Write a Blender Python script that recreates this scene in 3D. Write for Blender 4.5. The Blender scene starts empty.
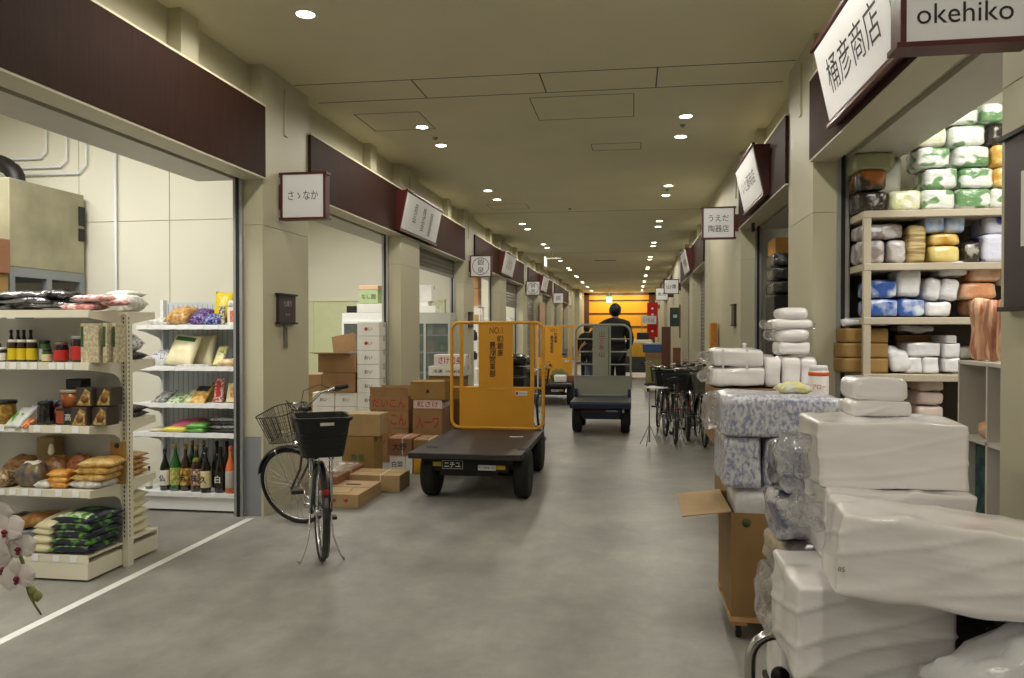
import bpy, bmesh, math, random
from mathutils import Vector, Matrix, Euler, noise
R = math.radians
sc = bpy.context.scene
COL = sc.collection
# ---------------------------------------------------------------- camera
H = 1.6
cam = bpy.data.cameras.new('camera'); cam.sensor_width = 36.0; cam.lens = 36.0 * 781.0 / 1024.0
cam.clip_start = 0.05; cam.clip_end = 200
co = bpy.data.objects.new('camera', cam); COL.objects.link(co)
co.location = (0, 0, H)
co.rotation_euler = (R(90 - 0.66), 0, math.atan(120 / 781.0))
sc.camera = co
# ---------------------------------------------------------------- world, view
w = bpy.data.worlds.new('world'); sc.world = w; w.use_nodes = True
w.node_tree.nodes['Background'].inputs[0].default_value = (0.9, 0.85, 0.7, 1)
w.node_tree.nodes['Background'].inputs[1].default_value = 0.02
sc.view_settings.view_transform = 'Standard'; sc.view_settings.look = 'None'
sc.view_settings.gamma = 1.0; sc.view_settings.use_curve_mapping = False
sc.view_settings.exposure = 0.0
sc.cycles.use_denoising = True
sc.cycles.max_bounces = 8; sc.cycles.diffuse_bounces = 4
sc.cycles.sample_clamp_indirect = 3.0

def area(name, loc, sx, sy, power, col):
    l = bpy.data.lights.new(name, 'AREA'); l.shape = 'RECTANGLE'; l.size = sx; l.size_y = sy
    l.energy = power; l.color = col
    o = bpy.data.objects.new(name, l); COL.objects.link(o); o.location = loc
    return o
WARM = (1.0, 0.945, 0.82); NEUT = (1.0, 0.97, 0.90)
# fluorescent fittings in the ceilings of the shops
area('shop_light', (-4.25, 3.0, 3.75), 0.7, 4.6, 130, NEUT)
area('shop_light', (-5.2, 5.2, 3.75), 1.6, 0.8, 55, NEUT)
area('shop_light', (-5.0, 10.8, 3.75), 2.2, 5.0, 160, NEUT)
area('shop_light', (-5.0, 18.8, 3.75), 2.2, 5.0, 190, NEUT)
area('shop_light', (2.5, 3.9, 3.75), 0.9, 2.6, 110, NEUT)
area('shop_light', (3.0, 8.8, 3.75), 1.5, 2.0, 7, NEUT)
# pairs of downlights in the corridor ceiling: their light sits with each fitting below
SPOT_POWER = 43.0

# ---------------------------------------------------------------- materials
def lin(c):
    return tuple(((x / 255.0) / 12.92 if x / 255.0 <= 0.04045 else ((x / 255.0 + 0.055) / 1.055) ** 2.4) for x in c)
_M = {}
def M(name, rgb=(200, 200, 200), rough=0.6, metal=0.0, var=0.0, vs=6.0, bump=0.0, bs=40.0, rgb2=None, edge=(0.45, 0.55),
      emit=0.0, alpha=1.0, trans=0.0, spec=0.5, stretch=None, coat=0.0, detail=4.0, tilt=0.0):
    if name in _M: return _M[name]
    m = bpy.data.materials.new(name); m.use_nodes = True; nt = m.node_tree; N = nt.nodes; L = nt.links
    b = N['Principled BSDF']; c = lin(rgb) + (1,)
    b.inputs['Base Color'].default_value = c; b.inputs['Roughness'].default_value = rough
    b.inputs['Metallic'].default_value = metal; b.inputs['Specular IOR Level'].default_value = spec
    if coat: b.inputs['Coat Weight'].default_value = coat; b.inputs['Coat Roughness'].default_value = 0.12
    if trans: b.inputs['Transmission Weight'].default_value = trans
    if alpha < 1: b.inputs['Alpha'].default_value = alpha
    if emit:
        b.inputs['Emission Color'].default_value = c; b.inputs['Emission Strength'].default_value = emit
    if var or rgb2 or bump:
        tc = N.new('ShaderNodeTexCoord'); mp = N.new('ShaderNodeMapping')
        L.new(tc.outputs['Object'], mp.inputs['Vector'])
        if stretch: mp.inputs['Scale'].default_value = stretch
        if rgb2 or tilt:
            oi = N.new('ShaderNodeObjectInfo'); ml = N.new('ShaderNodeMath'); ml.operation = 'MULTIPLY'; ml.inputs[1].default_value = 17.0
            L.new(oi.outputs['Random'], ml.inputs[0]); L.new(ml.outputs[0], mp.inputs['Location'])
        if tilt: mp.inputs['Rotation'].default_value = (tilt, tilt, 0)
    if var or rgb2:
        n = N.new('ShaderNodeTexNoise'); n.inputs['Scale'].default_value = vs; n.inputs['Detail'].default_value = detail
        L.new(mp.outputs['Vector'], n.inputs['Vector'])
        r = N.new('ShaderNodeValToRGB'); L.new(n.outputs['Fac'], r.inputs['Fac'])
        e = r.color_ramp.elements
        if rgb2:
            e[0].position, e[1].position = edge; e[0].color = c; e[1].color = lin(rgb2) + (1,)
        else:
            e[0].position, e[1].position = 0.3, 0.7
            e[0].color = tuple(x * (1 - var) for x in c[:3]) + (1,); e[1].color = tuple(min(1, x * (1 + var)) for x in c[:3]) + (1,)
        L.new(r.outputs['Color'], b.inputs['Base Color'])
    if bump:
        n2 = N.new('ShaderNodeTexNoise'); n2.inputs['Scale'].default_value = bs; n2.inputs['Detail'].default_value = 3
        L.new(mp.outputs['Vector'], n2.inputs['Vector'])
        bp = N.new('ShaderNodeBump'); bp.inputs['Strength'].default_value = bump; bp.inputs['Distance'].default_value = 0.02
        L.new(n2.outputs['Fac'], bp.inputs['Height']); L.new(bp.outputs['Normal'], b.inputs['Normal'])
    _M[name] = m; return m

def floor_material():
    m = bpy.data.materials.new('concrete_floor'); m.use_nodes = True; nt = m.node_tree; N = nt.nodes; L = nt.links
    b = N['Principled BSDF']; tc = N.new('ShaderNodeTexCoord')
    def nz(s, d, st=(1, 1, 1)):
        mp = N.new('ShaderNodeMapping'); mp.inputs['Scale'].default_value = st; L.new(tc.outputs['Object'], mp.inputs['Vector'])
        n = N.new('ShaderNodeTexNoise'); n.inputs['Scale'].default_value = s; n.inputs['Detail'].default_value = d
        n.inputs['Roughness'].default_value = 0.68; L.new(mp.outputs['Vector'], n.inputs['Vector']); return n
    n1 = nz(0.7, 7); n2 = nz(3.4, 9, (1.0, 0.55, 1)); n3 = nz(60, 2)
    r1 = N.new('ShaderNodeValToRGB'); L.new(n1.outputs['Fac'], r1.inputs['Fac'])
    e = r1.color_ramp.elements; e[0].position = 0.34; e[1].position = 0.68
    e[0].color = lin((128, 126, 121)) + (1,); e[1].color = lin((166, 164, 157)) + (1,)
    r2 = N.new('ShaderNodeValToRGB'); L.new(n2.outputs['Fac'], r2.inputs['Fac'])
    e = r2.color_ramp.elements; e[0].position = 0.35; e[1].position = 0.62; e[0].color = (0.68, 0.68, 0.68, 1); e[1].color = (1, 1, 1, 1)
    mx = N.new('ShaderNodeMixRGB'); mx.blend_type = 'MULTIPLY'; mx.inputs[0].default_value = 0.8
    L.new(r1.outputs['Color'], mx.inputs[1]); L.new(r2.outputs['Color'], mx.inputs[2])
    L.new(mx.outputs[0], b.inputs['Base Color'])
    mr = N.new('ShaderNodeMapRange'); mr.inputs['To Min'].default_value = 0.28; mr.inputs['To Max'].default_value = 0.6
    L.new(n2.outputs['Fac'], mr.inputs['Value']); L.new(mr.outputs[0], b.inputs['Roughness'])
    bp = N.new('ShaderNodeBump'); bp.inputs['Strength'].default_value = 0.08; bp.inputs['Distance'].default_value = 0.004
    L.new(n3.outputs['Fac'], bp.inputs['Height']); L.new(bp.outputs['Normal'], b.inputs['Normal'])
    return m

def carton_material(name, rgb):
    return M(name, rgb, 0.75, var=0.10, vs=5, bump=0.05, bs=90)

CEIL = M('ceiling_paint', (226, 220, 190), 0.7, var=0.03, vs=1.5)
WALL = M('cream_panel', (190, 185, 160), 0.55, var=0.03, vs=1.2)
SHOPWALL = M('pale_panel_wall', (222, 219, 204), 0.55, var=0.02, vs=1.2)
GREYP = M('grey_pillar_foot', (138, 140, 145), 0.5, var=0.04, vs=3)
BROWN = M('dark_brown_wood', (50, 29, 22), 0.72, spec=0.15, var=0.22, vs=14, stretch=(6, 6, 0.25), coat=0.0)
MAROON = M('maroon_frame', (78, 28, 25), 0.4, var=0.1, vs=9)
DARKGAP = M('dark_metal_track', (38, 38, 42), 0.5, 0.3)
ALU = M('aluminium_track', (176, 178, 180), 0.38, 0.7, var=0.05, vs=4)
SHUT = M('grey_shutter_slats', (128, 124, 116), 0.45, 0.35, var=0.04, vs=4)
WHITE = M('white_sign_face', (228, 228, 232), 0.45, var=0.02)
INK = M('black_ink', (28, 28, 32), 0.6)
BLK = M('black_plastic', (18, 18, 20), 0.5, var=0.2, vs=20)
RUB = M('black_rubber', (19, 19, 19), 0.75, var=0.15, vs=30, bump=0.1)
CHROME = M('chrome', (205, 205, 205), 0.22, 1.0, var=0.03)
STEEL = M('brushed_steel', (150, 150, 150), 0.4, 0.9, var=0.05)
LAMP = M('lamp_diffuser', (255, 240, 205), 0.5, emit=14.0)
RACK = M('cream_rack_enamel', (226, 220, 200), 0.45, var=0.02)
RACKW = M('white_rack_enamel', (236, 238, 238), 0.4, var=0.02)
TAN = carton_material('tan_cardboard', (172, 143, 102))
BRN = carton_material('brown_cardboard', (150, 116, 78))
RED = carton_material('red_brown_cardboard', (142, 98, 72))
CWHITE = M('white_cardboard', (228, 226, 220), 0.7, var=0.04, vs=6)
YEL = carton_material('yellow_cardboard', (208, 158, 44))
OCHRE = carton_material('ochre_cardboard', (150, 118, 66))
REDINK = M('red_ink', (172, 42, 36), 0.6)
TAPE = M('packing_tape', (196, 170, 120), 0.25)
FOAM = M('white_foam_in_plastic', (251, 247, 249), 0.3, var=0.03, vs=5, bump=0.8, bs=1.3, coat=0.8, stretch=(1.1, 1.1, 5), tilt=0.32, detail=2)
WRAP = M('clear_plastic_wrap', (235, 237, 240), 0.12, trans=0.9, bump=0.9, bs=22, coat=0.6, alpha=0.55)

# ---------------------------------------------------------------- geometry builder
class G:
    def __init__(s): s.bm = bmesh.new(); s.sm = False
    def _add(s, fn, T=None, mi=0):
        n = len(s.bm.verts); nf = len(s.bm.faces)
        fn(); s.bm.verts.ensure_lookup_table(); s.bm.faces.ensure_lookup_table()
        if T is not None:
            for v in s.bm.verts[n:]: v.co = T @ v.co
        for f in s.bm.faces[nf:]: f.material_index = mi
        return s
    def box(s, c, d, bev=0.0, rz=0.0, T=None, mi=0, rot=None):
        t = bmesh.new(); bmesh.ops.create_cube(t, size=1.0)
        for v in t.verts: v.co = Vector((v.co.x * d[0], v.co.y * d[1], v.co.z * d[2]))
        if bev > 0:
            bmesh.ops.bevel(t, geom=list(t.edges), offset=min(bev, 0.45 * min(d)), segments=2, affect='EDGES', profile=0.5)
        X = Matrix.Translation(c) @ (Euler(rot).to_matrix().to_4x4() if rot else Matrix.Rotation(rz, 4, 'Z'))
        if T is not None: X = T @ X
        return s.merge(t, X, mi)
    def b(s, x0, x1, y0, y1, z0, z1, bev=0.0, mi=0):
        return s.box(((x0 + x1) / 2, (y0 + y1) / 2, (z0 + z1) / 2), (abs(x1 - x0), abs(y1 - y0), abs(z1 - z0)), bev, mi=mi)
    def merge(s, t, X, mi=0):
        mp = {v: s.bm.verts.new(X @ v.co) for v in t.verts}
        for f in t.faces:
            try: nf = s.bm.faces.new([mp[v] for v in f.verts]); nf.material_index = mi
            except ValueError: pass
        t.free(); return s
    def poly(s, vs, fs, mi=0, T=None):
        vv = [s.bm.verts.new((T @ Vector(v)) if T is not None else Vector(v)) for v in vs]
        for f in fs: s.bm.faces.new([vv[i] for i in f]).material_index = mi
        return s
    def prism(s, pts, d, T=None, mi=0):          # pts in XZ plane, thickness d along Y from 0
        n = len(pts)
        vs = [(p[0], 0, p[1]) for p in pts] + [(p[0], d, p[1]) for p in pts]
        fs = [list(range(n)), list(range(2 * n - 1, n - 1, -1))] + [[i + n, (i + 1) % n + n, (i + 1) % n, i] for i in range(n)]
        return s.poly(vs, fs, mi, T)
    def tube(s, pts, r, seg=8, closed=False, mi=0, cap=True):
        pts = [Vector(p) for p in pts]; n = len(pts); rings = []
        rr = r if isinstance(r, (list, tuple)) else [r] * n
        prev = None
        for i, p in enumerate(pts):
            if closed: t = (pts[(i + 1) % n] - pts[i - 1])
            else: t = pts[min(i + 1, n - 1)] - pts[max(i - 1, 0)]
            t.normalize()
            if prev is None:
                a = Vector((0, 0, 1)) if abs(t.z) < 0.9 else Vector((1, 0, 0)); u = t.cross(a).normalized()
            else:
                u = prev - t * prev.dot(t)
                u = u.normalized() if u.length > 1e-6 else t.orthogonal().normalized()
            prev = u; v = t.cross(u)
            rings.append([s.bm.verts.new(p + (u * math.cos(2 * math.pi * k / seg) + v * math.sin(2 * math.pi * k / seg)) * rr[i]) for k in range(seg)])
        for i in range(n if closed else n - 1):
            A, B = rings[i], rings[(i + 1) % n]
            for k in range(seg):
                f = s.bm.faces.new([A[k], A[(k + 1) % seg], B[(k + 1) % seg], B[k]]); f.material_index = mi; f.smooth = True
        if cap and not closed:
            s.bm.faces.new(rings[0][::-1]).material_index = mi; s.bm.faces.new(rings[-1]).material_index = mi
        return s
    def lathe(s, prof, seg=16, T=None, mi=0, axis='Z'):
        rings = []
        for r, z in prof:
            ring = []
            for k in range(seg):
                a = 2 * math.pi * k / seg; p = Vector((max(r, 1e-5) * math.cos(a), max(r, 1e-5) * math.sin(a), z))
                ring.append(s.bm.verts.new((T @ p) if T is not None else p))
            rings.append(ring)
        for A, B in zip(rings, rings[1:]):
            for k in range(seg):
                f = s.bm.faces.new([A[k], A[(k + 1) % seg], B[(k + 1) % seg], B[k]]); f.smooth = True; f.material_index = mi
        s.bm.faces.new(rings[0][::-1]).material_index = mi; s.bm.faces.new(rings[-1]).material_index = mi
        return s
    def cyl(s, p0, p1, r, seg=14, mi=0): return s.tube([p0, p1], r, seg, mi=mi)
    def soft(s, w, d, h, r=0.03, n=6, amp=0.006, fr=9.0, seed=0, T=None, mi=0, sag=0.0, crease=0.0):
        """rounded, slightly lumpy package; base centre at origin"""
        t = bmesh.new(); bmesh.ops.create_cube(t, size=2.0)
        bmesh.ops.subdivide_edges(t, edges=list(t.edges), cuts=n, use_grid_fill=True)
        hw = Vector((w / 2, d / 2, h / 2)); r = min(r, 0.49 * min(w, d, h))
        off = Vector((seed * 3.1, seed * 1.7, seed * 0.9))
        for v in t.verts:
            p = Vector((v.co.x * hw.x, v.co.y * hw.y, v.co.z * hw.z))
            q = Vector((max(-hw.x + r, min(hw.x - r, p.x)), max(-hw.y + r, min(hw.y - r, p.y)), max(-hw.z + r, min(hw.z - r, p.z))))
            dd = p - q
            if dd.length > 1e-9: dd = dd.normalized()
            nn = noise.noise(p * fr + off)
            if crease:            # taut folds of film running slantwise over the faces
                c = Vector((p.x * 1.6 + p.z * 1.1, p.y * 1.6, p.z * 11.0 - p.x * 3.2 + p.y * 2.0)) + off
                nn += crease * max(0.0, 1 - abs(noise.noise(c)) * 5.0) ** 2
            p = q + dd * (r + amp * nn * 2.0)
            if sag: p.z += sag * (p.x / hw.x) ** 2 * -1 + sag * 0.5
            v.co = p + Vector((0, 0, h / 2))
        if h > 0:
            mz = min(v.co.z for v in t.verts)
            for v in t.verts: v.co.z -= mz
        X = T if T is not None else Matrix.Identity(4)
        nf = len(s.bm.faces); s.merge(t, X, mi); s.bm.faces.ensure_lookup_table()
        for f in s.bm.faces[nf:]: f.smooth = True
        return s
    def pillow(s, w, d, h, seed=0, T=None, mi=0, n=12, amp=0.12, flat=0.15):
        """filled bag, sealed edges; lies on its back, base at z=0"""
        off = Vector((seed * 2.3, seed * 1.1, 0)); top = {}; bot = {}
        X = T if T is not None else Matrix.Identity(4)
        for i in range(n + 1):
            for j in range(n + 1):
                u, v = 2 * i / n - 1, 2 * j / n - 1
                k = max(0.0, (1 - abs(u) ** 3.5) * (1 - abs(v) ** 3.5)) ** 0.6
                nn = 1 + amp * 2 * noise.noise(Vector((u * 2.2, v * 2.2, 0)) + off)
                rz = h * 0.42
                x = u * w / 2 * (1 - 0.05 * (1 - abs(v))); y = v * d / 2 * (1 - 0.05 * (1 - abs(u)))
                zt = rz + (h - rz) * k * nn; zb = rz * (1 - min(1, k * 1.25))
                top[i, j] = s.bm.verts.new(X @ Vector((x, y, zt)))
                bot[i, j] = top[i, j] if (i in (0, n) or j in (0, n)) else s.bm.verts.new(X @ Vector((x, y, zb)))
        for i in range(n):
            for j in range(n):
                for D, o in ((top, 0), (bot, 1)):
                    q = [D[i, j], D[i + 1, j], D[i + 1, j + 1], D[i, j + 1]]
                    if o: q = q[::-1]
                    try: f = s.bm.faces.new(q); f.smooth = True; f.material_index = mi
                    except ValueError: pass
        return s

def tagp(o, label=None, cat=None, group=None, kind=None):
    if label: o['label'] = label
    if cat: o['category'] = cat
    if group: o['group'] = group
    if kind: o['kind'] = kind
    return o
def obj(name, g, mats, parent=None, smooth=False, loc=None, rz=0.0, rot=None, label=None):
    me = bpy.data.meshes.new(name)
    bmesh.ops.recalc_face_normals(g.bm, faces=list(g.bm.faces))
    if smooth:
        for f in g.bm.faces: f.smooth = True
    g.bm.to_mesh(me); g.bm.free()
    for m in (mats if isinstance(mats, (list, tuple)) else [mats]): me.materials.append(m)
    o = bpy.data.objects.new(name, me); COL.objects.link(o)
    if parent: o.parent = parent
    if loc is not None: o.location = loc
    if rot is not None: o.rotation_euler = rot
    elif rz: o.rotation_euler = (0, 0, rz)
    if label: o['label'] = label
    return o
def struct(name, g, m, parent=None, **k):
    o = obj(name, g, m, parent, **k)
    if not parent: o['kind'] = 'structure'
    return o
def thing(name, label, cat, loc=(0, 0, 0), rz=0.0, group=None, rot=None):
    o = bpy.data.objects.new(name, None); COL.objects.link(o); o.location = loc
    o.rotation_euler = rot if rot else (0, 0, rz); o.empty_display_size = 0.05
    return tagp(o, label, cat, group)
def one(name, g, mats, label, cat, loc=(0, 0, 0), rz=0.0, group=None, rot=None, smooth=False):
    return tagp(obj(name, g, mats, None, smooth, loc, rz, rot), label, cat, group)
def kids(o): return [c for c in bpy.data.objects if c.parent is o]
def dup(root, loc, rz=None, label=None, group=None):
    r = root.copy(); COL.objects.link(r); r.location = loc
    if rz is not None: r.rotation_euler = (0, 0, rz)
    if label: r['label'] = label
    if group: r['group'] = group
    for ch in kids(root):
        c = ch.copy(); COL.objects.link(c); c.parent = r
        for gk in kids(ch):
            d = gk.copy(); COL.objects.link(d); d.parent = c
    return r
_T = {}
def txt(s, size, mat, parent, loc, rot=(R(90), 0, 0), name='lettering', ex=0.0006, width=None, label=None, bold=0.0, line=1.0):
    key = (s, ex, bold, line)
    if key not in _T:
        cu = bpy.data.curves.new('t', 'FONT'); cu.body = s; cu.size = 1.0; cu.align_x = 'CENTER'; cu.align_y = 'CENTER'
        cu.extrude = 0.0; cu.offset = bold; cu.resolution_u = 3; cu.space_line = line
        to = bpy.data.objects.new('t', cu); COL.objects.link(to)
        dg = bpy.context.evaluated_depsgraph_get(); dg.update()
        me = bpy.data.meshes.new_from_object(to.evaluated_get(dg))
        bpy.data.objects.remove(to); _T[key] = me
    me = _T[key].copy(); me.materials.clear(); me.materials.append(mat)
    xs = [v.co.x for v in me.vertices] or [0]; ys = [v.co.y for v in me.vertices] or [0]
    cx, cy = (max(xs) + min(xs)) / 2, (max(ys) + min(ys)) / 2
    W = max(xs) - min(xs) or 1; sx = (width / W) if width else size
    for v in me.vertices: v.co = ((v.co.x - cx) * sx, (v.co.y - cy) * size, v.co.z * 0)
    o = bpy.data.objects.new(name, me); COL.objects.link(o); o.parent = parent; o.location = loc; o.rotation_euler = rot
    if label: o['label'] = label
    return o
ORD = ['first', 'second', 'third', 'fourth', 'fifth', 'sixth', 'seventh', 'eighth', 'ninth', 'tenth', 'eleventh', 'twelfth']

# ================================================================ THE SETTING
XL, XR, CZ = -3.12, 1.37, 3.87
struct('floor', G().b(-9, 6, -9.0, 48.3, -0.1, 0.0), floor_material())
struct('ceiling', G().b(-9, 6, -9.0, 48.3, CZ, CZ + 0.1), CEIL)
SEAM = M('ceiling_seam', (96, 92, 74), 0.8, var=0.05)
def cseam(g, x0, x1, y0, y1): g.b(x0, x1, y0, y1, CZ - 0.002, CZ + 0.001)
g = G()
for y in (6.88, 7.45): cseam(g, -3.1, 1.36, y, y + 0.012)
for x in (-1.99, -0.82, 0.21): cseam(g, x, x + 0.012, 6.88, 7.45)
for y in (15.0, 22.9, 31.0): cseam(g, -3.1, 1.36, y, y + 0.015)
for (x0, x1, y0, y1) in ((-1.0, 0.01, 7.6, 8.42), (-2.9, -2.2, 7.9, 8.6), (-0.5, 0.1, 9.6, 9.95), (-2.6, -1.9, 13.9, 14.5)):
    cseam(g, x0, x1, y0, y0 + 0.008); cseam(g, x0, x1, y1, y1 + 0.008); cseam(g, x0, x0 + 0.008, y0, y1); cseam(g, x1, x1 + 0.008, y0, y1)
tagp(obj('ceiling_joint_lines', g, SEAM), kind='structure').name = 'trim_1'

PIL = [(-1.75, -0.8), (2.28, 3.18)] + [(6.28 + 8.06 * k / 2 * 1.0, 7.23 + 8.06 * k / 2) for k in range(0, 11)]
def pillar(side, y0, y1):
    xa, xb = (XL, XL - 0.27) if side == 'l' else (XR, XR + 0.27)
    g = G(); x0, x1 = min(xa, xb), max(xa, xb)
    g.b(x0, x1, y0, y1, 0.683, 2.498, mi=0); g.b(x0, x1, y0, y1, 2.502, CZ, mi=0)
    f = 0.02
    g.b(XL - f if side == 'l' else XR, XL if side == 'l' else XR + f, y0, y1, 0, 0.683, mi=0)
    g.b(x0 if side == 'l' else XR + f, XL - f if side == 'l' else x1, y0, y1, 0, 0.678, mi=1); g.b(x0 + 0.005, x1 - 0.005, y0 + 0.005, y1 - 0.005, 0, CZ, mi=2)  # pillar foot is grey behind the cream corridor face
    e = 0.012 if side == 'l' else -0.012
    o = struct('pillar', g, [WALL, GREYP, M('wall_joint', (140, 134, 110), 0.8)])
    g = G(); ym = y0 + 0.42
    g.b(min(xa + e, xa), max(xa + e, xa), ym, ym + 0.07, 3.36, 3.78); struct('trim_duct', g, WALL, o)
    return o
for y0, y1 in PIL:
    pillar('l', y0, y1)
blank = (10.34, 14.36)
for y0, y1 in PIL: pillar('r', y0, y1)
struct('wall_right', G().b(XR + 0.002, XR + 0.4, 11.1, 14.4, 0, CZ), WALL)
struct('wall_right', G().b(XR + 0.002, XR + 0.4, 23.3, 26.5, 0, CZ), WALL)
# upper walls above the headers, set back, with small pilasters
def upper(side):
    s = -1 if side == 'l' else 1; X = XL if side == 'l' else XR
    g = G(); xa, xb = X + s * 0.12, X + s * 0.34
    g.b(min(xa, xb), max(xa, xb), -2, 48, 2.92, CZ)
    struct('wall_upper', g, WALL)
    ys = [a[1] for a in PIL]
    g = G()
    for i in range(len(PIL) - 1):
        a, b_ = PIL[i][1], PIL[i + 1][0]; m = a + (b_ - a) * 0.62
        g.b(min(X + s * 0.125, X + s * 0.02), max(X + s * 0.125, X + s * 0.02), m, m + 0.22, 3.4, CZ)
    struct('trim_2', g, WALL)
upper('l'); upper('r')
def header(side, y0, y1, n):
    s = -1 if side == 'l' else 1; X = XL if side == 'l' else XR
    def bx(g, a, b_, ya, yb, z0, z1): g.b(min(X + s * a, X + s * b_), max(X + s * a, X + s * b_), ya, yb, z0, z1)
    g = G(); bx(g, -0.03, 0.01, y0, y1, 2.9, 3.5); o = struct('trim_%d' % n, g, BROWN)
    g = G(); bx(g, -0.035, 0.1, y0, y1, 3.5, 3.515); struct('trim_cap', g, CEIL, o)
    g = G(); bx(g, -0.028, 0.17, y0, y1, 2.885, 2.9); bx(g, 0.01, 0.17, y0, y1, 2.9, 3.49); struct('trim_soffit', g, WALL, o)
    g = G(); bx(g, 0.17, 0.235, y0, y1, 2.93, 2.95); struct('shutter_slot', g, DARKGAP, o)
    g = G(); bx(g, 0.235, 0.60, y0, y1, 2.885, 3.3); struct('shutter_box', g, M('shutter_box_panel', (176, 174, 165), 0.5, 0.2, var=0.03), o)
    return o
HL = [(-0.8, 6.28), (7.23, 14.34), (15.29, 22.40), (23.35, 30.46), (31.41, 38.5)]
for i, (a, b_) in enumerate(HL): header('l', a, b_, 3 + i)
HR = [(-0.8, 6.28), (7.23, 10.31), (15.29, 22.40), (27.38, 34.5)]
for i, (a, b_) in enumerate(HR): header('r', a, b_, 10 + i)
def rails(side, ys):
    s = -1 if side == 'l' else 1; X = XL if side == 'l' else XR
    for y in ys:
        g = G(); xa, xb = X + s * 0.17, X + s * 0.25
        g.b(min(xa, xb), max(xa, xb), y - 0.02, y + 0.02, 0, 2.93, mi=0)
        xa, xb = X + s * 0.195, X + s * 0.225
        g.b(min(xa, xb), max(xa, xb), y - 0.024, y + 0.024, 0, 2.93, mi=1)
        struct('trim_rail', g, [ALU, DARKGAP])
rails('l', [6.26, 7.25, 10.29, 11.28, 14.32, 15.31, 18.35, 19.34, 22.38])
rails('r', [6.26, 7.25, 10.29, 3.2])
def shutter(side, y0, y1, z0, n):
    s = -1 if side == 'l' else 1; X = (XL if side == 'l' else XR) + s * 0.2
    pts = []; z = 2.93; g = G()
    prof = []
    while z > z0:
        prof += [(0.0, z), (0.012, z - 0.02), (0.012, z - 0.055), (0.0, z - 0.075)]; z -= 0.078
    prof.append((0.0, max(z0, z)))
    vs = []; fs = []
    for (dx, zz) in prof: vs += [(X - s * dx, y0, zz), (X - s * dx, y1, zz)]
    for i in range(len(prof) - 1): fs.append((2 * i, 2 * i + 1, 2 * i + 3, 2 * i + 2))
    g.poly(vs, fs); g.b(X - 0.015, X + 0.015, y0, y1, z0 - 0.05, z0 + 0.0)
    return struct('door_%d' % n, g, SHUT)
shutter('l', 11.3, 14.32, 2.62, 1)
shutter('r', 15.3, 18.34, 0.06, 2); shutter('r', 19.35, 22.4, 0.06, 3)
shutter('l', 24.0, 26.4, 0.06, 4); shutter('l', 27.45, 30.4, 0.06, 5); shutter('l', 31.45, 34.5, 0.06, 6)
shutter('l', 19.35, 22.38, 2.3, 7); shutter('r', 31.45, 34.4, 0.06, 8); shutter('l', 35.5, 38.5, 0.06, 9)
struct('wall_left', G().b(XL - 0.25, XL - 0.2, 38.6, 48, 0, 3.0), WALL)
struct('wall_left', G().b(XL - 0.25, XL - 0.2, 23.3, 24.0, 0, 3.0), WALL)
struct('wall_right', G().b(XR + 0.002, XR + 0.25, 26.5, 31.4, 0, 3.0), WALL)
struct('wall_right', G().b(XR + 0.002, XR + 0.25, 34.4, 48, 0, 3.0), WALL)
# the white line on the floor that marks the shop front
LINE = M('white_floor_paint', (226, 226, 222), 0.5, var=0.06, vs=8)
g = G()
for (x, ya, yb) in ((-3.2, -1, 6.2), (-3.3, 7.3, 10.3), (-3.3, 11.3, 14.3)):
    g.b(x - 0.03, x + 0.03, ya, yb, 0.0005, 0.002)
struct('floor_line', g, LINE)

# shop interiors -------------------------------------------------
def room(x0, x1, y0, y1, back, m=SHOPWALL):
    g = G(); g.b(x0, x1, y1, y1 + 0.08, 0, CZ); struct('wall_partition', g, m)
    g = G(); g.b(x0, x1, y0 - 0.08, y0, 0, CZ); struct('wall_partition', g, m)
    g = G(); g.b(back - 0.04, back + 0.04, y0, y1, 0, CZ); struct('wall_shop_back', g, m)
room(-8.0, -3.38, -1.1, 6.9, -8.0); room(-7.6, -3.38, 7.05, 14.85, -7.6); room(-7.0, -3.38, 15.0, 22.9, -7.0)
room(1.64, 4.6, -1.1, 6.72, 4.6); room(1.64, 4.6, 6.85, 10.6, 4.6)
# joints of the wall panels in the first shop, wainscot in the second
g = G()
for x in (-5.33, -4.375, -6.3): g.b(x - 0.003, x + 0.003, 6.893, 6.9, 0, CZ)
g.b(-8, -3.6, 6.893, 6.9, 2.65, 2.655)
struct('trim_20', g, M('panel_joint', (196, 191, 172), 0.8))
g = G(); g.b(-7.5, -3.6, 14.82, 14.85, 0, 2.17); struct('wall_wainscot', g, M('pale_green_board', (212, 216, 176), 0.5, var=0.03))
g = G(); g.b(-7.5, -3.6, 14.80, 14.85, 2.17, 2.21)
for x in (-6.3, -5.35, -4.4): g.b(x, x + 0.012, 14.80, 14.85, 0, 2.17)
struct('trim_21', g, M('wainscot_rail', (222, 220, 190), 0.5))
# surface conduits on the wall of the first shop
CON = M('white_conduit', (226, 230, 236), 0.35)
def conduit(pts, label, r=0.011):
    g = G(); g.tube(pts, r, 8); one('conduit', g, CON, label, 'conduit', group='white surface conduits on the shop wall')
yw = 6.87
conduit([(-8, yw, 3.28), (-5.72, yw, 3.28), (-5.66, yw, 3.34), (-5.66, yw, 3.86)], 'white conduit turning up highest on the shop wall, innermost of three nested')
conduit([(-8, yw, 3.19), (-5.50, yw, 3.19), (-5.44, yw, 3.25), (-5.44, yw, 3.86)], 'white conduit turning up on the shop wall, middle of three nested')
conduit([(-5.95, yw, 3.12), (-5.31, yw, 3.12), (-5.23, yw, 3.2), (-5.23, yw, 3.86)], 'white conduit turning up above cabinet corner, outermost of three nested')
conduit([(-4.92, yw, 0.0), (-4.92, yw, 3.86)], 'straight white conduit running full height down the shop wall', 0.013)
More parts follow.
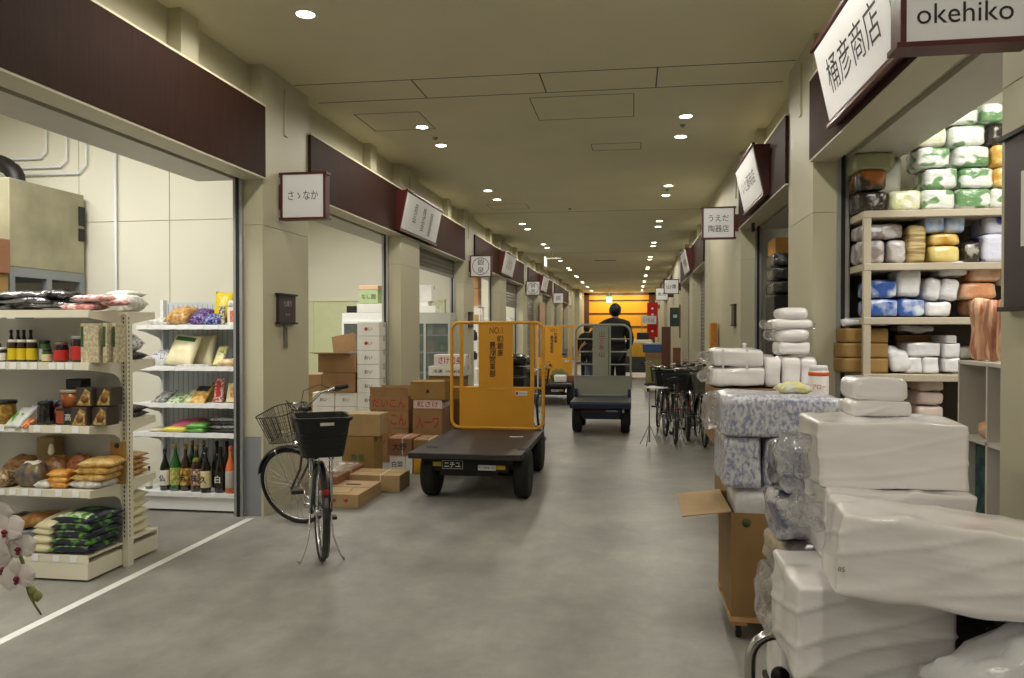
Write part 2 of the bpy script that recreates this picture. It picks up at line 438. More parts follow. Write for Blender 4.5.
# end wall, glowing yellow-orange panels under lights
OR = M('orange_panel', (226, 160, 28), 0.5, var=0.03, vs=2)
g = G(); g.b(-3.1, XR, 48.0, 48.1, 0, CZ); e = struct('wall_end', g, OR)
g = G()
for z in (0.9, 1.75, 2.55, 3.35): g.b(-3.1, XR, 47.96, 48.0, z, z + 0.09)
g.b(-3.1, -2.6, 47.9, 48.0, 0, CZ); g.b(1.0, XR, 47.9, 48.0, 0, CZ); g.b(-3.1, XR, 47.9, 48.0, 3.72, CZ)
struct('trim_22', g, M('end_wall_frame', (84, 44, 20), 0.5))
for x in (-2.0, -0.9, 0.3):
    area('wall_washer', (x, 46.9, 3.8), 0.5, 0.2, 21, (1, 0.87, 0.5)).rotation_euler = (R(35), 0, 0)

struct('wall_left', G().b(-3.4, -2.9, 43.5, 47.9, 0, CZ), WALL)
# downlights -----------------------------------------------------
RING = M('white_lamp_ring', (235, 230, 210), 0.4)
sp = bpy.data.lights.new('downlight_beam', 'SPOT'); sp.energy = SPOT_POWER; sp.color = WARM; sp.spot_size = R(174); sp.spot_blend = 0.3; sp.shadow_soft_size = 0.07
proto = None
for side, X in (('left', -2.32), ('right', 0.56)):
    for k in range(-2, 11):
        for h, dy in (('nearer', -0.44), ('farther', 0.44)):
            y = 4.9 + 4.03 * k + dy
            lab = 'round recessed downlight, %s of the %s pair in the %s ceiling row' % (h, ORD[k] if k >= 0 else ('rearmost', 'overhead')[k], side)
            if proto is None:
                proto = thing('downlight', lab, 'ceiling light', (X, y, CZ), group='ceiling downlights')
                g = G(); g.lathe([(0.062, -0.006), (0.085, -0.008), (0.092, -0.003), (0.092, 0.0), (0.062, 0.0)], 24); obj('ring', g, RING, proto)
                g = G(); g.lathe([(0.0, -0.0095), (0.064, -0.0085), (0.064, -0.004)], 24); obj('diffuser', g, LAMP, proto)
            else: dup(proto, (X, y, CZ), None, lab)
            lo = bpy.data.objects.new('downlight_beam', sp); COL.objects.link(lo); lo.location = (X, y, CZ - 0.03)
# ceiling fittings
g = G(); g.b(-1.3, -0.45, 25.45, 25.62, CZ - 0.015, CZ); t = one('ceiling_vent', g, RING, 'long white slot vent in corridor ceiling over the middle of the aisle', 'vent')
g = G(); [g.b(-1.24, -0.51, 25.47 + 0.035 * i, 25.485 + 0.035 * i, CZ - 0.02, CZ - 0.014) for i in range(4)]; obj('slot', g, DARKGAP, t)
t = thing('exit_sign', 'small lit green and white exit sign hanging from ceiling before orange wall', 'sign', (-1.15, 40.0, 0))
g = G(); g.b(-0.14, 0.14, -0.03, 0.03, 3.0, 3.28, 0.01); obj('light_box', g, M('exit_white', (238, 250, 238), 0.4, emit=2.2), t)
g = G(); g.b(-0.14, 0.14, -0.034, -0.03, 3.28, 3.36); obj('green_panel', g, M('exit_green', (40, 170, 90), 0.4, emit=1.2), t)
g = G(); g.cyl((0, 0, 3.36), (0, 0, CZ), 0.012); obj('hanger', g, RING, t)
t = thing('exit_sign', 'slim ceiling hung sign seen edge-on beside the left row of downlights', 'sign', (-2.45, 22.3, 0))
g = G(); g.b(-0.02, 0.02, -0.2, 0.2, 3.42, 3.69, 0.005); obj('light_box', g, M('sign_glow', (225, 235, 225), 0.4, emit=0.9), t)
g = G(); g.b(-0.01, 0.45, -0.012, 0.012, 3.64, 3.67); g.cyl((0.2, 0, 3.66), (0.2, 0, CZ), 0.01); obj('hanger', g, RING, t)
for i, (x, y) in enumerate(((-2.3, 9.0), (-1.15, 14.6), (0.55, 8.85), (0.56, 12.9))):
    g = G(); g.lathe([(0.0, -0.03), (0.018, -0.026), (0.03, -0.008), (0.035, 0)], 16)
    one('sprinkler', g, STEEL, 'tiny ceiling sprinkler %s' % ['between the second pair of left downlights', 'in the middle of the corridor ceiling', 'between the second pair of right downlights', 'between the third pair of right downlights'][i], 'sprinkler', (x, y, CZ), group='ceiling sprinklers')

# signs ----------------------------------------------------------
def hang_sign(side, y, xc, zc, lines, label, size=0.4, lsize=0.075, circle=False, plate=True, h=None, tw=None):
    h = h or size
    t = thing('hanging_sign', label, 'sign', (xc, y, zc)); s = -1 if side == 'l' else 1
    g = G(); g.b(-size / 2 + 0.01, size / 2 - 0.01, -0.045, 0.045, -h / 2, h / 2); obj('panel', g, WHITE, t)
    g = G(); o = 0.022
    for z in (-h / 2, h / 2): g.b(-size / 2 - o, size / 2 + o, -0.055, 0.055, z - 0.009, z + 0.009)
    for x in (-size / 2, size / 2): g.b(x - 0.01, x + 0.01, -0.052, 0.052, -h / 2, h / 2)
    obj('frame', g, MAROON, t)
    X = (XL if side == 'l' else XR) - xc
    g = G(); g.b(min(X, s * size / 2), max(X, s * size / 2), -0.03, 0.03, -0.11, 0.11); obj('bracket', g, MAROON, t)
    if circle:
        g = G(); a = [(math.cos(k * math.pi / 16) * size * 0.40, -0.048, math.sin(k * math.pi / 16) * size * 0.40) for k in range(32)]
        g.tube(a, 0.006, 6, closed=True); obj('ring_mark', g, INK, t)
    for (s_, zz, ls, ww) in lines: txt(s_, ls, INK, t, (0, -0.0465, zz), bold=0.0, width=ww)
    return t

hang_sign('l', 6.62, -2.885, 2.79, [('さゝなか', 0.005, 0.095, 0.28)], 'square white hanging sign with four brushed kana on the nearest cream pillar')
hang_sign('l', 14.85, -2.885, 2.83, [('銀', 0.075, 0.125, 0.13), ('泉', -0.075, 0.125, 0.13)], 'round crest hanging sign nearest the camera, right of the long tilted header sign', circle=True)
hang_sign('l', 22.9, -2.885, 2.83, [('銀', 0.075, 0.125, 0.13), ('泉', -0.075, 0.125, 0.13)], 'smaller looking round crest hanging sign farther down the left wall', circle=True)
hang_sign('l', 30.9, -2.885, 2.86, [('辰', 0.0, 0.2, 0.2)], 'farthest white hanging sign on the left wall, single dark character')
hang_sign('r', 2.95, 1.13, 2.79, [('okehiko', -0.095, 0.10, 0.31)], 'large pale hanging sign with lowercase latin word at the top right corner')
hang_sign('r', 10.55, 1.115, 3.0, [('うえだ', 0.06, 0.10, 0.26), ('陶器店', -0.075, 0.10, 0.26)], 'white hanging sign with two rows of characters on the lit blank wall')
hang_sign('r', 22.6, 1.1, 2.83, [('山傳', 0.0, 0.14, 0.26)], 'white hanging sign with two characters before the green notice board')
hang_sign('r', 26.6, 0.98, 2.80, [('魚市', 0.0, 0.14, 0.26)], 'white hanging sign half hidden behind the two character sign')
hang_sign('r', 40.0, 1.05, 2.78, [('鮮', 0.0, 0.2, 0.2)], 'farthest white hanging sign on the right above the red banners')

def header_sign(side, y, label, L=1.75, hh=0.52, cols=(), zc=3.19, vertical=True, ls=0.1):
    """long shop sign leaning out from the header, face tipped down to the corridor"""
    s = -1 if side == 'l' else 1; X = (XL if side == 'l' else XR) - s * 0.03
    tilt = 0.09
    t = thing('shop_header_sign', label, 'sign', (X, y, zc))
    xb, xt = -s * 0.05, -s * 0.16
    g = G(); P = []
    for yy in (-L / 2, L / 2): P += [(0, yy, -hh / 2), (xb, yy, -hh / 2), (xt, yy, hh / 2), (0, yy, hh / 2)]
    g.poly(P, [(0, 1, 2, 3), (7, 6, 5, 4), (0, 4, 5, 1), (1, 5, 6, 2), (2, 6, 7, 3), (3, 7, 4, 0)]); obj('housing', g, MAROON, t)
    # face
    a = math.atan2(abs(xt - xb), hh); off = 0.006
    n = Vector((-s * math.cos(a), 0, -math.sin(a)))
    g = G(); F = []
    for (f, yy) in ((0.05, -L / 2 + 0.03), (0.05, L / 2 - 0.03), (0.95, L / 2 - 0.03), (0.95, -L / 2 + 0.03)):
        p = Vector((xb + (xt - xb) * f, yy, -hh / 2 + hh * f)); F.append(p)
    F2 = [p + n * off for p in F]; g.poly(F + F2, [(0, 1, 2, 3), (7, 6, 5, 4), (0, 4, 5, 1), (1, 5, 6, 2), (2, 6, 7, 3), (3, 7, 4, 0)]); obj('panel', g, WHITE, t)
    g = G()
    for f, zz in ((0, -hh / 2), (1, hh / 2)): g.box((xb + (xt - xb) * f, 0, zz), (0.03, L + 0.06, 0.022))
    obj('frame', g, MAROON, t)
    c = (F2[0] + F2[2]) / 2 + n * 0.001
    # text basis: right = viewer's right, up = along face
    up = Vector((xt - xb, 0, hh)).normalized(); right = up.cross(n)
    rot = Matrix((right, up, n)).transposed().to_euler()
    for (s_, u, v, size, ww, ln) in cols:
        o = txt(s_, size, INK, t, c + right * u + up * v, rot, width=ww, line=ln)
    return t
header_sign('l', 10.95, 'long white header sign with vertical writing, nearest on the left', L=1.9,
            cols=(('商\n品', -0.42, 0.03, 0.15, 0.15, 0.9), ('銀泉\n', 0, 0, 0.001, 0.001, 1), ('株\n式\n会', 0.02, 0.0, 0.13, 0.17, 0.85), ('銀\n泉\n屋', 0.42, -0.02, 0.13, 0.16, 0.85)))
header_sign('l', 18.95, 'long white header sign on the second brown header of the left wall', L=1.7, cols=(('水\n産', -0.3, 0, 0.12, 0.12, 0.9), ('銀\n泉', 0.0, 0, 0.12, 0.12, 0.9), ('商\n店', 0.3, 0, 0.12, 0.12, 0.9)))
header_sign('l', 26.95, 'long white header sign, farthest one on the left wall', L=1.7, cols=(('山 丸', 0, 0, 0.2, 0.8, 1),))
header_sign('r', 4.72, 'big white header sign with four bold characters above the packaging shop', L=1.42, hh=0.5, zc=3.2, cols=(('桶彦商店', 0.0, 0.0, 0.235, 1.02, 1),))
header_sign('r', 8.7, 'white header sign with faint writing over the dark crate shop', L=1.35, hh=0.5, zc=3.19, cols=(('いと藤商店', 0.0, 0.0, 0.16, 0.85, 1),))
header_sign('r', 18.9, 'white header sign seen almost edge-on over the closed shutters', L=1.7, zc=3.19, cols=(('山傳商店', 0.0, 0.0, 0.18, 0.9, 1),))

# plaques on pillars
def plaque(side, y, z, label, lines=(), w=0.34, h=0.26, m=None):
    s = -1 if side == 'l' else 1; X = (XL if side == 'l' else XR)
    t = thing('wall_plaque', label, 'plaque', (X, y, z))
    m = m or M('dark_purple_plaque', (52, 36, 44), 0.45, var=0.1)
    g = G(); g.b(min(0, -s * 0.03), max(0, -s * 0.03), -w / 2, w / 2, -h / 2, h / 2); obj('panel', g, m, t)
    for zz in (-h / 2, h / 2): obj('frame', G().b(min(0, -s * 0.045), max(0, -s * 0.045), -w / 2 - 0.02, w / 2 + 0.02, zz - 0.008, zz + 0.008), BLK, t)
    rot = (R(90), 0, R(90) if side == 'l' else R(-90))
    for (s_, u, v, sz, ww) in lines: txt(s_, sz, M('plaque_ink', (190, 184, 186), 0.6), t, (-s * 0.032, u, v), rot, width=ww)
plaque('l', 6.70, 1.79, 'dark purple plaque with pale writing on the nearest left pillar', (('七通り', 0, 0.05, 0.06, 0.17), ('3-4', 0, -0.05, 0.03, 0.08)))
one('wall_thermometer', G().b(0, 0.02, -0.03, 0.03, -0.1, 0.1, 0.004).b(0.018, 0.024, -0.006, 0.006, -0.08, 0.08), STEEL, 'narrow metal strip plate under the purple plaque', 'plate', (XL, 6.70, 1.54))
plaque('r', 2.78, 1.985, 'dark purple plaque on the pillar at the right edge', (('通', -0.02, 0.0, 0.10, 0.10),), w=0.62, h=0.62)
plaque('r', 10.85, 1.80, 'small dark plaque on the blank lit right wall', (), w=0.30, h=0.28)
plaque('l', 14.9, 1.8, 'dark plaque on second left pillar behind the yellow cart guard', (), w=0.32, h=0.28)
# paper on the plaque at the right edge
one('paper_notice', G().b(-0.003, 0, -0.09, 0.09, -0.13, 0.13), M('paper', (225, 222, 214), 0.7), 'white paper notice at the right edge over the purple plaque', 'notice', (XR - 0.035, 2.86, 2.02))
# far posters and boards
t = thing('notice_board', 'dark green board with a white patch hanging out from the right wall', 'board', (1.2, 22.75, 1.97))
obj('panel', G().b(-0.13, 0.13, -0.02, 0.02, -0.27, 0.27), M('dark_green_board', (30, 56, 46), 0.5, var=0.1), t)
obj('poster', G().b(-0.04, 0.07, -0.025, -0.02, -0.02, 0.07), M('paper_grey', (170, 180, 178), 0.6), t)
obj('pole', G().b(0.13, 0.17, -0.02, 0.02, -0.6, 0.36), M('red_brown_post', (120, 60, 44), 0.5), t)
t = thing('banner', 'red vertical banner with white discs before the orange wall', 'banner', (0.85, 33.5, 0))
obj('cloth', G().b(-0.22, 0.22, -0.01, 0.01, 1.3, 2.75), M('red_cloth', (190, 26, 22), 0.8), t)
g = G(); [g.lathe([(0, 0), (0.05, 0), (0.05, 0.0015), (0, 0.0015)], 14, Matrix.Translation((0, -0.013, z)) @ Matrix.Rotation(R(90), 4, 'X')) for z in (2.5, 2.25, 1.55)]; obj('disc_mark', g, WHITE, t)
obj('pole', G().cyl((0.24, 0, 0), (0.24, 0, 2.8), 0.015), STEEL, t)
t = thing('banner', 'white sideways banner with red writing across the red one', 'banner', (0.7, 33.0, 2.02))
obj('pole', G().cyl((-0.3, 0.02, -2.02), (-0.3, 0.02, 0.2), 0.012), STEEL, t)
obj('cloth', G().b(-0.3, 0.3, -0.01, 0.01, -0.17, 0.17), WHITE, t); txt('いちば', 0.2, REDINK, t, (0, -0.012, 0), width=0.45)
one('poster_board', G().b(0, 0.03, -0.7, 0.7, 0.35, 2.55), [M('pink_beige_board', (206, 160, 128), 0.6, var=0.05)], 'tall pink beige board on the far left wall beyond the carts', 'board', (-3.1, 27.0, 0))
t = thing('safety_broom', 'orange tool with a purple handle leaning on the blank right wall', 'tool', (1.27, 12.9, 0))
obj('handle', G().cyl((0.0, -0.1, 0.02), (0.02, 0.0, 1.3), 0.022), M('purple_grip', (110, 92, 120), 0.5), t)
obj('head', G().b(-0.03, 0.07, -0.14, 0.12, 1.25, 1.72, 0.02), M('orange_bristles', (196, 130, 52), 0.8, var=0.2, vs=30), t)
one('door_closer', G().b(-0.04, 0, -0.03, 0.03, -0.05, 0.05, 0.008), BLK, 'little black sensor box on the soffit over the dark crate shop', 'sensor', (1.45, 9.7, 2.83))

# ================================================================ CARDBOARD BOXES
def carton(label, x0, x1, y0, d, z0, z1, m=TAN, text=None, tcol=None, tsize=0.1, tw=None, openlid=False, tape=True, side_text=None,
           group=None, rz=0.0, holes=False, cat='box', tz=0.0, strap=False):
    w, h = x1 - x0, z1 - z0
    t = thing('cardboard_box', label, cat, ((x0 + x1) / 2, y0 + d / 2, z0), rz, group)
    g = G()
    if openlid:
        th = 0.006
        g.b(-w / 2, w / 2, -d / 2, d / 2, 0, th)
        for a in ((-w / 2, w / 2, -d / 2, -d / 2 + th), (-w / 2, w / 2, d / 2 - th, d / 2), (-w / 2, -w / 2 + th, -d / 2 + th, d / 2 - th), (w / 2 - th, w / 2, -d / 2 + th, d / 2 - th)):
            g.b(*a, th, h)
    else: g.b(-w / 2, w / 2, -d / 2, d / 2, 0, h - 0.0015, 0.006)
    obj('body', g, m, t)
    if not openlid:
        g = G(); g.b(-w / 2 + 0.003, w / 2 - 0.003, -0.0025, 0.0025, h - 0.002, h + 0.0005)
        if holes:
            for k in (-0.2, 0.2): g.b(-0.07, 0.07, k * d - 0.025, k * d + 0.025, h - 0.002, h + 0.0012)
        obj('seam', g, M('box_shadow_gap', (70, 52, 36), 0.9), t)
    if tape and not openlid:
        g = G(); g.b(-w / 2 + 0.002, w / 2 - 0.002, -0.025, 0.025, h - 0.001, h + 0.001)
        g.b(w / 2 - 0.001, w / 2 + 0.001, -0.025, 0.025, h - min(0.07, h * 0.4), h + 0.001); obj('tape', g, TAPE, t)
    if strap:
        g = G(); xs = w * 0.12
        g.b(xs - 0.005, xs + 0.005, -d / 2 - 0.001, d / 2 + 0.001, 0.001, h + 0.002); obj('strap', g, M('white_strap', (220, 215, 205), 0.4), t)
    if text: txt(text, tsize, tcol or REDINK, t, (0, -d / 2 - 0.002, h * 0.5 + tz), width=tw or min(w * 0.75, 0.9 * tsize * len(text)), bold=0.01)
    if side_text: txt(side_text, tsize, tcol or REDINK, t, (w / 2 + 0.002, 0, h * 0.5), (R(90), 0, R(90)), width=min(d * 0.7, tsize * len(side_text)), bold=0.01)
    return t, w, d, h
# on the floor by the bicycle
t, w_, d_, h_ = carton('flat tan box nearest the bicycle with two cut hand holes on top', -2.84, -2.42, 6.69, 0.64, 0, 0.125, TAN, holes=True, tape=False)
for x in (-0.02, 0.09): obj('round_mark', G().lathe([(0, 0), (0.022, 0), (0.022, 0.0015), (0, 0.0015)], 16, Matrix.Translation((x, -d_ / 2 - 0.0005, 0.075)) @ Matrix.Rotation(R(90), 4, 'X')), M('pink_red_mark', (190, 96, 80), 0.6), t)
obj('loose_flap', G().box((-0.05, -0.16, 0.128), (0.25, 0.2, 0.004), rot=(R(2), 0, R(6))), TAN, t)
carton('low tan box behind the flat one, flaps taped over, nearest the yellow cart', -2.78, -2.26, 7.42, 0.36, 0, 0.165, TAN, strap=True)
carton('red brown low box beside the tan boxes with white sheets on it', -3.05, -2.78, 7.1, 0.75, 0, 0.2, RED, text='みかん', tsize=0.07)
one('plastic_sheet', G().soft(0.24, 0.6, 0.03, 0.012, 6, 0.006, 14, 3), WRAP, 'crumpled clear sheet lying on the red brown low box', 'plastic sheet', (-2.91, 7.48, 0.201))
carton('green printed tan box standing behind the front bicycle wheel', -3.08, -2.72, 8.0, 0.30, 0, 0.46, OCHRE, text='青果', tcol=M('green_ink', (70, 100, 60), 0.6), tsize=0.09)
carton('light tan box on the green printed box, behind the rear basket', -3.06, -2.66, 8.02, 0.28, 0.462, 0.70, TAN)
carton('white low box under the brown strapped box', -2.68, -2.50, 8.42, 0.34, 0, 0.2, CWHITE, text='白菜', tcol=INK, tsize=0.07)
carton('white low box between the strapped box stack and yellow box', -2.498, -2.42, 8.42, 0.34, 0, 0.2, CWHITE)
carton('brown strapped box with dark writing on top of the white low boxes', -2.70, -2.42, 8.40, 0.40, 0.202, 0.395, RED, text='大野', tcol=INK, tsize=0.09, strap=True)
carton('yellow box on the floor with a red mark', -2.41, -2.16, 8.45, 0.34, 0, 0.2, YEL, text='み', tsize=0.12, tw=0.1)
carton('brown strapped box on the yellow box', -2.41, -2.12, 8.43, 0.38, 0.202, 0.38, BRN, text='こんぶ', tcol=INK, tsize=0.05, strap=True)
# radish box stack
for i, (z0, z1, tx) in enumerate(((0.0, 0.16, None), (0.162, 0.41, 'だいこん'), (0.412, 0.63, 'だいこん'))):
    carton('box of the red kana stack beside the pillar, %s' % ('bottom one', 'middle one', 'upper closed one')[i], -3.14, -2.66, 9.1, 0.42, z0, z1, BRN, text=tx, tsize=0.16, tw=0.42)
t, w_, d_, h_ = carton('open box topping the red kana stack, flaps standing up', -3.15, -2.66, 9.1, 0.42, 0.632, 0.80, BRN, text='だいこん', tsize=0.12, openlid=True, tw=0.42)
g = G(); g.box((0, -d_ / 2 - 0.005, h_ + 0.05), (w_ * 0.96, 0.005, 0.12), rot=(R(6), 0, 0)); obj('flap', g, BRN, t)
g = G(); g.box((0, d_ / 2 + 0.01, h_ + 0.05), (w_ * 0.96, 0.005, 0.11), rot=(R(-8), 0, 0)); obj('flap', g, BRN, t)
# second stack, next to the cart
carton('bottom brown box of the stack touching the yellow cart', -2.58, -2.22, 9.0, 0.42, 0, 0.34, RED, text='トマト', tsize=0.12)
carton('brown box printed red under the thin white box', -2.58, -2.22, 9.0, 0.42, 0.342, 0.665, BRN, text='入一ワ', tsize=0.16, tw=0.28)
carton('thin white and red printed box in the stack by the cart', -2.57, -2.22, 9.0, 0.40, 0.667, 0.775, M('white_red_carton', (220, 205, 198), 0.7), text='紅さけ', tsize=0.075, tw=0.26, side_text='紅さけ')
t, w_, d_, h_ = carton('open topped tan box on the thin white and red box', -2.60, -2.18, 8.98, 0.44, 0.777, 0.985, OCHRE, text='▲', tcol=INK, tsize=0.06, openlid=True)
g = G(); g.box((0, -d_ / 2 + 0.05, h_ + 0.008), (w_ * 0.9, 0.11, 0.004), rot=(R(10), 0, 0)); obj('flap', g, OCHRE, t)
for i, (z0, z1, m, tx) in enumerate(((0, 0.36, OCHRE, None), (0.362, 0.70, M('dark_brown_cardboard', (110, 74, 42), 0.75, var=0.1), None), (0.702, 1.0, OCHRE, '青果'))):
    carton('box of the dim stack behind the yellow cart guard, %s' % ('bottom', 'middle', 'third up')[i], -2.62, -2.20, 9.9, 0.5, z0, z1, m, text=tx, tcol=INK, tsize=0.08)
carton('white box with black printing, second from top behind the cart guard', -2.62, -2.14, 9.88, 0.48, 1.002, 1.13, CWHITE, text='冷凍  WAKE', tcol=INK, tsize=0.05, tw=0.36)
t, _, _, _ = carton('white box printed in red, topmost behind the cart guard', -2.56, -2.14, 9.9, 0.42, 1.132, 1.28, M('pinkish_white_cardboard', (232, 222, 220), 0.7), text='さけ切身', tsize=0.10, tw=0.30, rz=0.06)
# in the second shop, inside the opening
NM = ['bottom'] + ORD[1:12]
for k in range(9):
    z0 = k * 0.19
    red = k >= 7
    carton('white box of the tall stack at the opening, ' + (['bottom one', 'second from bottom', 'third from bottom', 'fourth from bottom', 'fifth from bottom', 'one below the topmost plain one', 'plain one under the red printed pair', 'lower of two printed red', 'topmost printed red'][k]),
           -3.63, -3.32, 10.0, 0.38, z0, z0 + 0.188, CWHITE, text='おい' if not red else '●い', tcol=INK if not red else REDINK, tsize=0.06, group='white boxes stacked in the second shop')
for c, (xa, xb) in enumerate(((-4.27, -3.96), (-3.95, -3.64))):
    for k in range(4):
        carton('white box in the %s short stack under the open brown box, %s' % (('inner', 'outer')[c], ('bottom', 'second up', 'third up', 'top')[k]), xa, xb, 10.02, 0.36, k * 0.19, k * 0.19 + 0.188, CWHITE, text='おい', tcol=INK, tsize=0.055, group='white boxes stacked in the second shop')
carton('brown box under the open lidded one on short white stacks', -4.12, -3.66, 10.0, 0.38, 0.76, 1.03, BRN, text='こまつな', tcol=REDINK, tsize=0.04)
t, w_, d_, h_ = carton('open brown box with tall raised flap over white boxes', -4.18, -3.64, 10.0, 0.4, 1.032, 1.28, BRN, openlid=True)
g = G(); g.box((-0.06, d_ / 2 + 0.01, h_ + 0.13), (0.34, 0.005, 0.26), rot=(R(-12), R(-12), 0)); obj('flap', g, BRN, t)
g = G(); g.box((-0.06, -d_ / 2 - 0.1, h_ + 0.01), (0.5, 0.22, 0.005), rot=(R(-6), 0, 0)); obj('flap', g, TAN, t)
carton('small brown box deep in the second shop beside the pillar', -4.6, -4.3, 10.4, 0.3, 0.70, 0.98, BRN)
carton('brown box on the floor of the second shop under the small brown box', -4.6, -4.3, 10.4, 0.3, 0.0, 0.698, OCHRE)
t = thing('cardboard_box', 'pale green fruit box with handle hole on top of the cabinet', 'box', (-4.53, 13.2, 2.062))
obj('body', G().b(-0.17, 0.17, -0.15, 0.15, 0, 0.3, 0.01), M('pale_green_carton', (178, 198, 148), 0.7, var=0.08), t)
obj('lid', G().b(-0.175, 0.175, -0.155, 0.155, 0.24, 0.31, 0.006), M('pink_tan_carton', (222, 180, 150), 0.7), t); txt('なし園', 0.09, M('green_ink', (70, 100, 60), 0.6), t, (0, -0.157, 0.12))
carton('small white box under the pale green fruit box on the cabinet', -4.74, -4.28, 13.05, 0.34, 1.90, 2.06, CWHITE)
carton('small black box on the cabinet left of fruit box', -4.93, -4.78, 13.05, 0.12, 1.90, 2.02, M('black_card', (24, 24, 26), 0.6), tape=False)
carton('white box with a black strap, higher on the second cabinet', -3.78, -3.44, 13.2, 0.36, 2.10, 2.38, CWHITE, strap=False)
carton('white box under the strapped one on the second cabinet', -3.8, -3.36, 13.15, 0.38, 1.90, 2.02, CWHITE)
carton('narrow white box between the two boxes on second cabinet', -3.7, -3.5, 13.2, 0.3, 2.021, 2.099, CWHITE)

# glass door cabinets against the green wainscot
def cabinet(label, x, y, m, w=0.82, h=1.9, d=0.5):
    t = thing('storage_cabinet', label, 'cabinet', (x, y, 0))
    g = G(); th = 0.03
    g.b(-w / 2 + th, w / 2 - th, d / 2 - th, d / 2, 0.12, h - 0.14); g.b(-w / 2, -w / 2 + th, -d / 2, d / 2, 0.12, h - 0.14); g.b(w / 2 - th, w / 2, -d / 2, d / 2, 0.12, h - 0.14)
    g.b(-w / 2, w / 2, -d / 2, d / 2, h - 0.14, h); g.b(-w / 2, w / 2, -d / 2, d / 2, 0, 0.12); obj('body', g, m, t)
    for z in (0.5, 0.85, 1.2, 1.5): obj('shelf', G().b(-w / 2 + th, w / 2 - th, -d / 2 + 0.03, d / 2 - th, z, z + 0.02), RACKW, t)
    g = G()
    for z0, z1 in ((0.12, 0.17), (h - 0.19, h - 0.14)): g.b(-w / 2, w / 2, -d / 2 - 0.02, -d / 2, z0, z1)
    for x0 in (-w / 2, -0.02, w / 2 - 0.04): g.b(x0, x0 + 0.04, -d / 2 - 0.02, -d / 2, 0.17, h - 0.19)
    dr = obj('door', g, m, t)
    obj('pane', G().b(-w / 2 + 0.04, w / 2 - 0.04, -d / 2 - 0.012, -d / 2 - 0.008, 0.17, h - 0.19), M('dim_glass', (120, 130, 126), 0.06, alpha=0.38), dr)
    return t
GC = M('grey_green_cabinet', (176, 178, 166), 0.45, var=0.03)
cabinet('white cabinet with open glass front below the pale green fruit box', -4.6, 13.3, RACKW)
cabinet('grey cabinet with four shelves in the half shuttered opening', -3.52, 13.3, GC, w=0.9)
k = 0
for cx in (-4.6, -3.52):
    for z in (0.52, 0.87, 1.22, 1.52):
        for dx in (-0.25, 0.05, 0.27):
            k += 1
            hh_ = 0.12 + 0.05 * ((k * 7) % 3)
            one('jar' if k % 2 else 'small_box', G().b(-0.09, 0.09, -0.12, 0.1, 0, hh_, 0.01) if k % 2 == 0 else G().lathe([(0.05, 0), (0.06, 0.01), (0.06, hh_ * 0.8), (0.035, hh_ * 0.9), (0.04, hh_)], 14),
                [TAN, M('green_tint_pack', (120, 140, 90), 0.4), M('brown_dark_pack', (90, 66, 48), 0.5), CWHITE][k % 4],
                '%s on the %s shelf of the %s cabinet, %s' % (('jar', 'small box')[k % 2 == 0], {0.52: 'lowest', 0.87: 'second lowest', 1.22: 'second highest', 1.52: 'highest'}[z], 'white' if cx < -4 else 'grey', {-0.25: 'inner end', 0.05: 'middle', 0.27: 'end towards the corridor'}[dx]),
                'jar' if k % 2 else 'box', (cx + dx, 13.25, z), group='goods in the cabinets of the second shop')
# third shop: steel racks with boxes, seen past the cart
def rack(label, x0, x1, y0, y1, levels, m=RACKW, posts=True, name='shelf_rack', back=False, th=0.03, top=None):
    t = thing(name, label, 'shelf', ((x0 + x1) / 2, (y0 + y1) / 2, 0)); w, d = x1 - x0, y1 - y0; top = top or levels[-1] + 0.02
    if posts:
        for sx in (-1, 1):
            for sy in (-1, 1): obj('post', G().box((sx * (w / 2 - 0.02), sy * (d / 2 - 0.02), top / 2), (0.04, 0.04, top)), m, t)
    for z in levels: obj('shelf', G().b(-w / 2, w / 2, -d / 2, d / 2, z - th, z), m, t)
    if back: obj('back_panel', G().b(-w / 2, w / 2, d / 2 - 0.01, d / 2, 0, top), m, t)
    return t
rack('tall white rack of brown boxes in the third shop', -4.6, -3.5, 17.9, 18.4, [0.3, 0.9, 1.35, 1.75, 2.15])
rack('white rack with green bottles in the half shut third opening', -4.5, -3.4, 21.9, 22.4, [0.5, 1.0, 1.5, 1.95])
k = 0
for z, hs in ((0.9, 0.2), (1.35, 0.25), (1.75, 0.22), (2.15, 0.42), (2.57, 0.4)):
    for dx in (0, 0.36, 0.70):
        if z == 2.57 and dx == 0: continue
        k += 1
        if z < 1.7:
            one('storage_jar', G().lathe([(0.08, 0), (0.1, 0.02), (0.1, hs * 0.75), (0.06, hs * 0.85), (0.065, hs)], 14), [M('dark_jar', (40, 34, 30), 0.3), M('green_tint_pack', (120, 140, 90), 0.4), CWHITE][k % 3],
                'jar on the %s shelf of third shop rack, %s' % ('lowest stocked' if z < 1 else 'second stocked', {0: 'inner', .36: 'middle', .7: 'outer'}[dx]), 'jar', (-4.4 + dx, 18.05, z), group='jars on the rack of the third shop')
        else:
            carton('brown box on third shop rack, %s, %s' % ({1.75: 'middle shelf', 2.15: 'lower on top shelf', 2.57: 'stacked highest'}[z], {0: 'inner', .36: 'middle', .7: 'outer end'}[dx]), -4.57 + dx, -4.25 + dx, 17.92, 0.4, z, z + hs - 0.01, M('orange_carton', (196, 152, 108), 0.7, var=0.06), group='boxes on the rack of the third shop')
